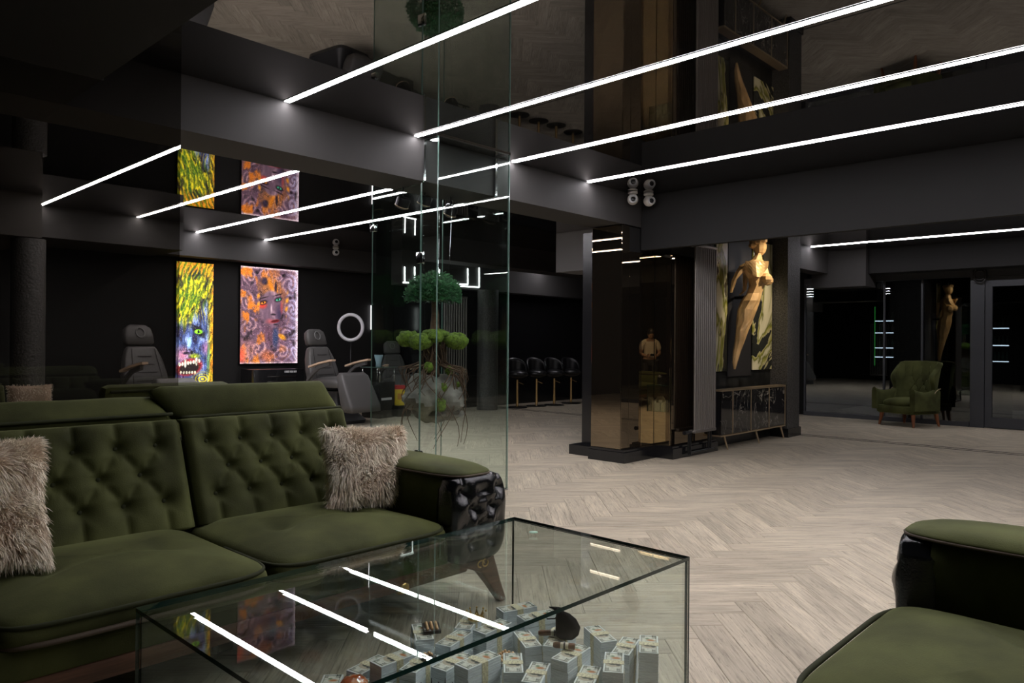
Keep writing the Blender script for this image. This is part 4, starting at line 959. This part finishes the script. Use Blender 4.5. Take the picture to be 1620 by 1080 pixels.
# ------------------------------------------------------------------ treatment chairs
m_greyl = mat('grey_leatherette', (.085, .082, .08), .42, spec=.4); m_arm = mat('beige_arm_pad', (.62, .45, .32), .5)
def rr_ring(w, d, z, cx=0, cy=0, e=.3, n=28):
    return [Vector((cx+w/2*sgp(math.cos(2*PI*k/n), e), cy+d/2*sgp(math.sin(2*PI*k/n), e), z)) for k in range(n)]
def treatment_chair(loc, rz, label):
    t = empty('treatment_chair', loc, rz, label, 'chair')
    MB().loft([rr_ring(.62, .80, 0), rr_ring(.64, .82, .05), rr_ring(.5, .62, .14), rr_ring(.36, .42, .34), rr_ring(.40, .46, .5)]).build('pedestal', mat('dark_grey_plastic', (.03, .03, .032), .4), t, smooth=True, angle=40)
    s = pad(.62, .66, .16, nr=12, na=60, crown=.35); o = s.build('seat', m_greyl, t, smooth=True); o.location = (0, -.05, .56)
    l = MB().loft([rr_ring(.60, .22, .20, 0, -.60), rr_ring(.64, .26, .30, 0, -.56), rr_ring(.60, .22, .52, 0, -.46), rr_ring(.54, .17, .74, 0, -.37), rr_ring(.46, .08, .79, 0, -.35)]); l.build('leg_rest', m_greyl, t, smooth=True)
    Mb = T(0, .28, .62) @ Matrix.Rotation(-.32, 4, 'X')
    rings = []
    for w_, d_, z in ((.46, .06, -.02), (.58, .15, .03), (.57, .16, .2), (.50, .15, .4), (.40, .13, .54), (.36, .10, .575), (.2, .04, .58)): rings.append([Mb @ v for v in rr_ring(w_, d_, z)])
    bk = MB().loft(rings).build('backrest', m_greyl, t, smooth=True); sm = MB()
    for k in range(4): sm.tube([Mb @ Vector((x, -.083+.002*abs(x), .1+.11*k)) for x in (-.15+.02*k, -.07, 0, .07, .15-.02*k)], .004, 6)
    for sx in (-1, 1): sm.tube([Mb @ Vector((sx*(.20-.09*z), -.078, z)) for z in (.04, .2, .4, .53)], .004, 6)
    sm.build('seam', m_dark2, bk)
    rings = [[Mb @ v for v in rr_ring(w_, d_, z, e=.45)] for w_, d_, z in ((.30, .05, .60), (.38, .12, .63), (.38, .13, .74), (.34, .12, .83), (.22, .08, .875), (.08, .03, .88))]
    MB().loft(rings).build('head_pad', m_greyl, t, smooth=True)
    MB().tube([Mb @ Vector((.055*math.cos(a*PI/10), -.07, .755+.065*math.sin(a*PI/10))) for a in range(20)], .010, 8, closed=True).build('face_ring', mat('light_grey_ring', (.14, .14, .14), .4), t, smooth=True)
    for sx in (-1, 1):
        a = MB().loft([[Vector((sx*.37+dx*.038, y, z+dz)) for dx, dz in ((-1, 0), (1, 0), (1, .028), (-1, .028))] for y, z in ((.18, .86), (-.05, .92), (-.30, .965), (-.36, .97))]).build('arm_pad', m_arm, t); fix_normals(a)
        MB().loft([[Vector((sx*.37+dx*.022, y, z+dz)) for dx, dz in ((-1, -.05), (1, -.05), (1, 0), (-1, 0))] for y, z in ((.24, .68), (.10, .80), (-.05, .90), (-.28, .955))]).build('arm_bracket', m_greyl, t)
    return t
tc1 = treatment_chair((6.60, 10.02, 0), math.radians(8), 'grey treatment chair with beige arm pads right of the crowned portrait')
tc2 = copy_tree(tc1); tc2.location = (3.79, 9.75, 0); tc2.rotation_euler = (0, 0, math.radians(8)); [bpy.data.objects.remove(c_) for c_ in list(tc2.children) if c_.name.startswith(('arm_pad', 'arm_bracket')) and c_.data.vertices[0].co.x > 0]
tc2['label'] = 'dim grey treatment chair seen through the smoked glass'  # stands in for a chair image in the dark mirror
tc3 = copy_tree(tc1); tc3.location = (8.37, 10.72, 0); tc3.scale = (.82, .82, .88); tc3.rotation_euler = (0, 0, math.radians(-20)); tc3['label'] = 'grey treatment chair behind the hanging bonsai, farthest of them'
# ring light
m_white = mat('white_plastic', (.62, .62, .64), .35)
rl = empty('ring_light', (7.27, 10.62, 0), math.radians(-43), 'white ring lamp on a thin black stand beside the grey chair', 'lamp')
MB().tube([(.20*math.cos(a*PI/24), 0, 1.51+.215*math.sin(a*PI/24)) for a in range(48)], .028, 10, closed=True).build('ring', mat('ring_lamp_white', (.6, .6, .63), .4, emit=((.9, .92, 1), .03)), rl, smooth=True)
MB().tube([(0, .03, .03), (0, .03, 1.28)], .01, 8).build('stand', m_blackmetal, rl, smooth=True)
MB().lathe([(.12, 0), (.12, .02), (.02, .035)], (0, .03, 0), 24).build('base', m_blackmetal, rl, smooth=True, angle=40)
# black cabinet below the portrait
cb = empty('care_cabinet', (5.95, 11.0, 0), 0, 'low black cabinet with chrome lines under the crowned portrait', 'cabinet')
MB().box(-.32, .55, -.2, .24, .04, .82, bev=.01).build('body', m_gloss, cb, angle=40)
for z in (.70, .62, .45): MB().box(-.1, .40, -.212, -.203, z, z+.012).build('handle', m_chrome, cb)
MB().box(-.30, .53, -.18, .2, 0, .038).build('plinth', m_blackmetal, cb)
lb_ = MB()
for k in range(9): lb_.box(.20+k*.024, .20+k*.024+(.018 if k % 3 else .012), -.206, -.203, .762, .795)
lb_.build('maker_plate', m_white, cb, label='small row of unreadable white letters')
# trolley with glass things, sharps bin
tr = empty('glass_trolley', (7.56, 10.22, 0), .2, 'small black trolley with a glass top between the treatment chairs', 'trolley')
MB().box(-.19, .19, -.2, .2, .0, .60, bev=.01).build('cabinet', m_gloss, tr, angle=40)
pane('glass_top', (.42, .44, .01), (-.21, -.22, .84), m_bg, m_bge, tr, 2)
for x in (-.18, .18):
    for y in (-.19, .19): MB().tube([(x, y, .60), (x, y, .84)], .009, 8).build('post', m_chrome, tr, smooth=True)
MB().box(-.15, .1, -.21, -.203, .30, .34).build('drawer_label', m_white, tr)
g = MB().lathe([(.04, 0), (.05, .002), (.045, .06), (.07, .16), (.075, .2)], (0, 0, 0), 20).build('glass_vase', mat('pale_vase_glass', (.35, .5, .6), .1, spec=.8), smooth=True, label='small pale blue glass vase on the trolley', cat='vase'); g.location = (7.56, 10.22, .851)
bn = empty('sharps_bin', (8.02, 10.35, .12), -.5, 'small yellow bin with a red lid behind the hanging rock', 'bin')
bn.location = (7.96, 10.16, .191)
ring_ = [rr_ring(.19, .14, 0), rr_ring(.23, .17, .27)]
MB().loft(ring_).build('bin_body', mat('bin_yellow', (.75, .55, .03), .4), bn, smooth=True, angle=40)
MB().loft([rr_ring(.25, .19, .272), rr_ring(.25, .19, .30), rr_ring(.16, .12, .34)]).build('lid', mat('bin_red', (.5, .03, .03), .4), bn, smooth=True, angle=40)
MB().box(-.05, .05, -.098, -.093, .10, .20).build('warning_label', mat('label_orange', (.55, .25, .02), .5), bn)
MB().box(7.82, 8.10, 10.02, 10.3, 0, .19, bev=.01).build('foot_platform', m_gloss, label='low black platform carrying the yellow bin', cat='platform')
# radiators and glowing tubes for light lines reflected in the back room
radiator((9.30, 10.22, 0), .0, 10, 1.95, .18, 'tubular radiator in the back room, right of the hanging bonsai', pitch_=.06)
radiator((-1.9, 8.9, 0), PI/2, 10, 1.9, .2, 'tubular radiator against the unseen left side, reflected in the column mirror', pitch_=.06, valves=False)
MB().lathe([(.20, 0), (.20, 2.0), (.20, 2.27)], (9.98, 10.06, 0), 24).build('wall_round_pillar', m_tex, smooth=True, angle=40, kind='structure')
m_white_l = emis('reflected_line_glow', (1, .98, 1), 7)  # glow of the tubes that stand in for mirrored light lines
def wl(x0, z0_, x1, z1_, Y=10.286): return [((x0)*Y/10.9, Y, 1.25+(z0_-1.25)*Y/10.9), (x1*Y/10.9, Y, 1.25+(z1_-1.25)*Y/10.9)]
for k, (segs, lb) in enumerate((
        (((8.634, 2.664, 8.638, 2.388), (8.60, 2.37, 8.90, 2.38), (8.873, 2.68, 8.875, 2.385)), 'small open square of reflected white light lines, built as glowing tubes, left of the bonsai crown'),
        (((9.482, 2.68, 9.482, 2.44), (9.42, 2.42, 10.24, 2.435), (10.236, 2.76, 10.24, 2.435)), 'glowing tubes for a long L-shaped white light reflection behind the bonsai crown'),
        (((9.45, 2.385, 10.555, 2.40), (10.553, 2.80, 10.558, 2.40)), 'glowing tubes for an outer L-shaped white light reflection right of the bonsai crown'))):
    t = empty('reflected_line', (0, 0, 0), 0, lb, 'light')
    for s4 in segs:
        a, b = wl(*s4); MB().tube([a, b], .011, 6).build('reflection_tube', m_white_l, t)
MB().tube([(9.16, 10.588, 1.25), (9.16, 10.588, 2.28)], .011, 6).build('reflected_line', m_white_l, label='glowing tube for a tall vertical white light reflection behind the bonsai', cat='light')
MB().tube([(8.215, 11.34, 1.5), (8.215, 11.34, 1.94)], .012, 6).build('reflected_line', m_white_l, label='glowing tube for a short vertical white light reflection left of the glass box', cat='light')
# stools with golden stems
m_stoolblk = mat('black_stool_leather', (.006, .006, .007), .35)
def stool(x, y, label):
    t = empty('salon_stool', (x, y, 0), math.radians(-20), label, 'stool')
    MB().lathe([(.20, 0), (.20, .015), (.03, .03)], (0, 0, 0), 24).build('foot_plate', m_stoolblk, t, smooth=True, angle=40)
    MB().tube([(0, 0, .03), (0, 0, .55)], .026, 12).build('stem', mat('polished_gold_stem', (.8, .55, .25), .25, metal=1), t, smooth=True, angle=50)
    MB().tube([(.03, 0, .5), (.12, -.03, .46)], .007, 6).build('lever', mat('polished_gold_stem', (.8, .55, .25)), t)
    MB().sphere((0, 0, .66), .215, 18, 12, (1, 1, .38)).build('seat', m_stoolblk, t, smooth=True)
    MB().grid(lambda u, v: Vector((.215*math.cos(-.2+u*(PI+.4)), .215*math.sin(-.2+u*(PI+.4)), .68+.30*v*(math.sin(u*PI)**.5 if 0 < u < 1 else 0))), 16, 5).build('backrest', m_stoolblk, t, smooth=True).modifiers.new('t', 'SOLIDIFY').thickness = .04
    return t
for (x, y), w1 in zip(((10.70, 9.95), (11.25, 9.93), (11.72, 9.86), (12.32, 9.90)), ('first', 'second', 'third', 'fourth')):
    stool(x, y, f'black stool on a golden stem in the dark back room, {w1} from the glass box')
# textured round pillar and dark pieces at the far left
MB().lathe([(.17, 0), (.17, 2.0), (.17, 2.395)], (2.36, 9.78, 0), 28).build('wall_left_pillar', m_tex, smooth=True, angle=40, kind='structure')

# ------------------------------------------------------------------ glass box with the hanging bonsai
BX0, BX1, GY0, GY1 = 3.80, 4.62, 4.40, 5.26
gb = empty('glass_enclosure', (BX0, GY0, 0), 0, 'tall clear glass box reaching the ceiling around the hanging bonsai', 'glass enclosure')
pane('front_pane', (BX1-BX0-.026, .010, ZC-.022), (.013, 0, .012), m_bg, m_bge, gb, 1)
side_poly = [(0, .012), (GY1-GY0, .012), (GY1-GY0, 2.60), (5.04-GY0, 2.60), (5.04-GY0, 2.53), (4.572-GY0, 2.53), (4.572-GY0, ZC-.012), (0, ZC-.012)]
def side(nm, x, poly):
    b = MB().prism(poly, 0, .010, T(x, 0, 0) @ Matrix(((0, 0, 1, 0), (1, 0, 0, 0), (0, 1, 0, 0), (0, 0, 0, 1)))); o = b.build(nm, m_bg, gb); fix_normals(o); o.data.materials.append(m_bge)
    for p in o.data.polygons:
        if abs(p.normal.x) < .5: p.material_index = 1
    return o
side('side_pane', BX1-BX0-.010, side_poly)
side('side_pane', 0, [(.0, .012), (.195, .012), (.195, 2.53), (4.572-GY0, 2.53), (4.572-GY0, ZC-.012), (0, ZC-.012)])
dr = side('glass_door', 0, [(.203, .02), (GY1-GY0-.014, .02), (GY1-GY0-.014, 2.52), (.203, 2.52)])
pane('rear_pane', (BX1-BX0-.026, .010, 2.58), (.013, GY1-GY0-.01, .012), m_bg, m_bge, gb, 1)
for z in (1.93, .35):
    MB().box(-.008, .018, .165, .245, z-.045, z+.045, bev=.004).build('hinge', m_chrome, dr, angle=40)
MB().box(-.012, .022, GY1-GY0-.06, GY1-GY0+.004, 2.2, 2.26, bev=.004).build('latch', m_chrome, dr, angle=40)
for x in (.0, BX1-BX0-.012): MB().box(x-.004, x+.018, 4.560-GY0, 4.576-GY0, 2.545, ZC-.013).build('wall_channel', m_chrome, gb)
MB().box(.0, BX1-BX0, -.004, .014, ZC-.011, ZC-.001).build('ceiling_channel', m_chrome, gb)
MB().box(.0, BX1-BX0, -.006, .016, .0005, .0115).box(-.006, .016, .02, GY1-GY0, .0005, .0115).box(BX1-BX0-.016, BX1-BX0+.006, .02, GY1-GY0, .0005, .0115).build('floor_channel', mat('brushed_steel_rail', (.4, .4, .4), .3, metal=1), gb)
# bonsai
BC = Vector((4.17, 4.86, 0)); m_rock = mat('grey_rock', (.17, .155, .135), .85, noise=.45, nscale=9, bump=.8, bscale=16)
m_bark = mat('root_bark', (.10, .055, .03), .8, noise=.4, nscale=30); m_moss = mat('bright_moss', (.10, .16, .012), .9, noise=.5, nscale=45, bump=1, bscale=90); m_leaf = mat('dark_conifer', (.012, .085, .02), .7, noise=.5, nscale=30)
bo = empty('hanging_bonsai', BC, 0, 'bonsai tree on a hanging rock with moss and dangling roots inside the glass box', 'plant')
def rough_sphere(c, r, sc3, amp, f, seed, nu=28, nv=18):
    b = MB().sphere((0, 0, 0), 1, nu, nv); out = []
    for v in b.v:
        v = Vector(v); k = 1+amp*nz(v.x*f+seed, v.y*f, v.z*f)+amp*.5*nz(v.x*f*2.3, v.y*f*2.3+seed, v.z*f*2.3); out.append((c[0]+v.x*r*sc3[0]*k, c[1]+v.y*r*sc3[1]*k, c[2]+v.z*r*sc3[2]*k))
    b.v = out; return b
rk = rough_sphere((0, 0, .80), .24, (1.1, .95, .78), .35, 1.6, 5); rk.build('rock', m_rock, bo, angle=35)
rough_sphere((.07, -.05, .66), .16, (1.2, .9, .5), .4, 2, 9).build('rock', m_rock, bo, angle=35)
MB().tube([(.0, 0, .95), (-.01, .0, 1.15), (.01, 0, 1.35), (.015, 0, 1.5), (0, 0, 1.68)], [.06, .045, .04, .032, .02], 10).build('trunk', m_bark, bo, smooth=True)
R = random.Random(3)
for k in range(9):
    a = k*2*PI/9; q = .16+.05*R.random()
    rough_sphere((q*1.25*math.cos(a), q*math.sin(a), 1.28+.022*math.sin(k*2.3)), .075+.018*math.sin(k*1.7), (1.1, 1.1, .8), .3, 3, k, 18, 12).build('moss_cushion', m_moss, bo, smooth=True)
rough_sphere((.02, 0, 1.33), .09, (1.4, 1.2, .5), .2, 3, 77, 18, 12).build('moss_cushion', m_moss, bo, smooth=True)
for (x, y, z, r) in ((-.14, -.10, 1.05, .045), (.06, -.14, 1.02, .04), (-.06, -.2, .88, .04), (-.10, -.21, .74, .055), (.16, -.14, .90, .025)): rough_sphere((x, y, z), r, (1, .7, 1), .25, 3, x*50, 14, 10).build('moss_cushion', m_moss, bo, smooth=True)
# crown: clumps of short needles
cv = []; cf = []
for k in range(3600):
    th = R.random()*2*PI; ph = math.acos(1-R.random()*1.25); d = Vector((math.sin(ph)*math.cos(th), math.sin(ph)*math.sin(th), math.cos(ph)))
    bump_ = 1+.16*nz(d.x*4, d.y*4, d.z*4); p = Vector((d.x*.225*bump_, d.y*.205*bump_, 1.70+max(d.z, -.15)*.20*bump_-.05))
    p += Vector((R.gauss(0, .008), R.gauss(0, .008), R.gauss(0, .008))); n_ = (d+Vector((R.gauss(0, .5), R.gauss(0, .5), R.gauss(0, .5)))).normalized(); s_ = n_.orthogonal().normalized()*.006; i = len(cv)
    cv += [(p-s_)[:], (p+s_)[:], (p+s_*.7+n_*.022)[:], (p-s_*.7+n_*.022)[:]]; cf += [(i, i+1, i+2, i+3)]
f_ = MB(); f_.v = cv; f_.f = cf; f_.build('foliage', m_leaf, bo, kind='stuff')
rough_sphere((0, 0, 1.72), .2, (1.0, .92, .55), .16, 4, 0).build('crown_core', m_leaf, bo, smooth=True)
rt = MB()
for k in range(46):
    a = R.random()*2*PI; r0 = .05+.06*R.random(); pts = []; z = 1.27-R.random()*.05; L = R.choice((.35, .45, .6, .85)); r = r0
    for i in range(11):
        q = i/10; zz = z-L*q; rr = .10+.18*math.sin(min(1, q*1.3)*PI*.5)+.02*math.sin(q*9+k) if zz < 1.05 else .09+.02*math.sin(k+i)
        rr = max(rr, .0); a2 = a+.5*math.sin(q*4+k*1.7); pts.append((rr*1.1*math.cos(a2), rr*math.sin(a2)*.9, zz))
    rt.tube(pts, [.006*(1-.08*i)+.001 for i in range(11)], 5)
rt.build('roots', m_bark, bo, smooth=True, kind='stuff')
for k, (x, y) in enumerate(((.10, .05), (-.12, .02), (.15, -.06))): MB().tube([(x*.6, y*.6, 1.0), (x, y, 2.535)], .0016, 5).build('wire', m_chrome, bo)
for x, y, dz, lb in ((-.33, .02, 0, 'leftmost'), (-.07, .05, .06, "second"), (.20, .02, .0, 'third'), (.31, .14, .04, 'rightmost')):
    t = empty('spotlight', (BC.x+x, BC.y+y, 2.539), 0, f'black round spotlight hanging under the beam above the bonsai, {lb} of four', 'lamp')
    MB().tube([(0, 0, 0), (0, 0, -.08+dz)], .006, 6).build('stem', m_blackmetal, t)
    Mx = T(0, 0, -.13+dz) @ Matrix.Rotation(.5, 4, 'X')
    MB().lathe([(.03, -.05), (.055, -.03), (.058, .03), (.05, .045)], (0, 0, 0), 20, Mx).build('lamp_head', m_blackmetal, t, smooth=True, angle=40)
    MB().tube([Mx @ Vector((.056*math.cos(a*PI/10), .056*math.sin(a*PI/10), -.03)) for a in range(20)], .004, 6, closed=True).build('trim_ring', m_brass, t, smooth=True)
# ------------------------------------------------------------------ the person standing behind the viewpoint, seen only in the column mirrors
def skin_obj(name, pts, edges, rad, m, parent, lv=2, root=0):
    me = bpy.data.meshes.new(name); me.from_pydata(pts, edges, []); me.update(); o = bpy.data.objects.new(name, me); col.objects.link(o); o.parent = parent
    sk = o.modifiers.new('skin', 'SKIN'); me.skin_vertices[0].data[root].use_root = True
    for i, r in enumerate(rad): me.skin_vertices[0].data[i].radius = r if isinstance(r, tuple) else (r, r)
    subsurf(o, lv); sk.use_smooth_shade = True; me.materials.append(m); return o
m_skin = mat('skin', (.42, .25, .17), .5); m_shirt = mat('cream_shirt', (.62, .56, .46), .8); m_trs = mat('dark_trousers', (.015, .015, .02), .8); m_hair = mat('dark_hair', (.01, .008, .007), .5); m_shoe = mat('black_shoe_leather', (.01, .01, .01), .35)
hd = math.radians(43.35)
pe = empty('person', (-.36, -.34, 0), hd+PI/2, 'person in cream shirt, head bowed over a small device, seen only in the column mirrors', 'person')
# local: facing -y
P_ = [(0, .02, .93), (0, .03, 1.08), (0, .02, 1.24), (0, 0, 1.34), (0, -.035, 1.40), (0, -.07, 1.45),
      (.10, .02, .86), (.11, 0, .48), (.11, .03, .09), (-.10, .02, .86), (-.11, 0, .48), (-.11, .03, .09),
      (.17, .01, 1.30), (.22, .03, 1.05), (.12, -.17, 1.00), (-.17, .01, 1.30), (-.22, .03, 1.05), (-.12, -.17, 1.00), (.11, -.06, .035), (-.11, -.06, .035)]
E_ = [(0, 1), (1, 2), (2, 3), (3, 4), (4, 5), (0, 6), (6, 7), (7, 8), (0, 9), (9, 10), (10, 11), (3, 12), (12, 13), (13, 14), (3, 15), (15, 16), (16, 17), (8, 18), (11, 19)]
Rd = [(.145, .105), (.125, .09), (.15, .10), (.12, .08), .05, .05, .085, .06, .04, .085, .06, .04, .055, .042, .028, .055, .042, .028, .035, .035]
skin_obj('body', P_, E_, Rd, m_skin, pe)
skin_obj('shirt', [(0, .02, .90), (0, .03, 1.08), (0, .02, 1.24), (0, .005, 1.35), (.17, .01, 1.30), (.215, .03, 1.12), (-.17, .01, 1.30), (-.215, .03, 1.12)], [(0, 1), (1, 2), (2, 3), (3, 4), (4, 5), (3, 6), (6, 7)], [(.165, .125), (.15, .11), (.17, .12), (.11, .09), .07, .062, .07, .062], m_shirt, pe)
skin_obj('trousers', [(0, .02, .93), (.10, .02, .84), (.11, 0, .48), (.11, .03, .08), (-.10, .02, .84), (-.11, 0, .48), (-.11, .03, .08)], [(0, 1), (1, 2), (2, 3), (0, 4), (4, 5), (5, 6)], [(.155, .12), .1, .075, .06, .1, .075, .06], m_trs, pe)
for sx in (-1, 1): MB().sphere((sx*.11, -.035, .045), .05, 14, 10, (.85, 2.3, .85)).build('shoe', m_shoe, pe, smooth=True)
hb = MB().sphere((0, 0, 0), .1, 20, 16, (.76, .92, 1.15)); ho = hb.build('head', m_skin, pe, smooth=True); ho.location = (0, -.10, 1.50); ho.rotation_euler = (.65, 0, 0)
MB().loft([[Vector((dx*w_, y, z)) for dx in (-1, 1)]+[Vector((0, y-.012, z))] for y, z, w_ in ((-.088, .02, .006), (-.108, -.012, .014), (-.09, -.02, .014))]).build('nose', m_skin, ho)
for sx in (-1, 1):
    MB().sphere((sx*.03, -.082, .012), .011, 10, 8).build('eye', m_hair, ho, smooth=True); MB().sphere((sx*.078, .005, -.005), .022, 10, 8, (.35, .8, 1.2)).build('ear', m_skin, ho, smooth=True)
MB().sphere((0, -.082, -.052), .02, 10, 6, (1.1, .4, .3)).build('mouth', mat('lips', (.35, .13, .11), .5), ho, smooth=True)
MB().sphere((0, .018, .028), .103, 20, 14, (.82, .96, 1.1)).build('hair', m_hair, ho, smooth=True)
for sx in (-1, 1):
    hnd = empty('hand', (sx*.085, -.205, 1.0)); hnd.parent = pe
    MB().box(-.016, .016, -.045, .03, -.035, .035, bev=.012).build('palm', m_skin, hnd, smooth=True, angle=60)
    for k, L in enumerate((.05, .056, .052, .042)):
        z = .028-.018*k; MB().tube([(0, -.04, z), (-sx*.006, -.04-L*.5, z), (-sx*.03, -.045-L*.62, z), (-sx*.045, -.04-L*.4, z)], [.009, .0085, .008, .006], 8).build('finger', m_skin, hnd, smooth=True)
    MB().tube([(0, .0, .034), (-sx*.02, -.03, .052), (-sx*.035, -.055, .05)], [.011, .010, .007], 8).build('thumb', m_skin, hnd, smooth=True)
dv = empty('handheld_device', (0, 0, 0), 0, 'small pale device held in both hands of the person in the mirror', 'device')
dv.location = (-.36+.27*math.cos(hd), -.34+.27*math.sin(hd), .985); dv.rotation_euler = (0, 0, hd+PI/2)
MB().box(-.06, .06, -.006, .006, 0, .08, bev=.004).build('body', mat('pale_device', (.75, .75, .75), .4), dv)
MB().box(-.05, .05, -.0075, -.0062, .01, .07).build('screen', m_gloss, dv)
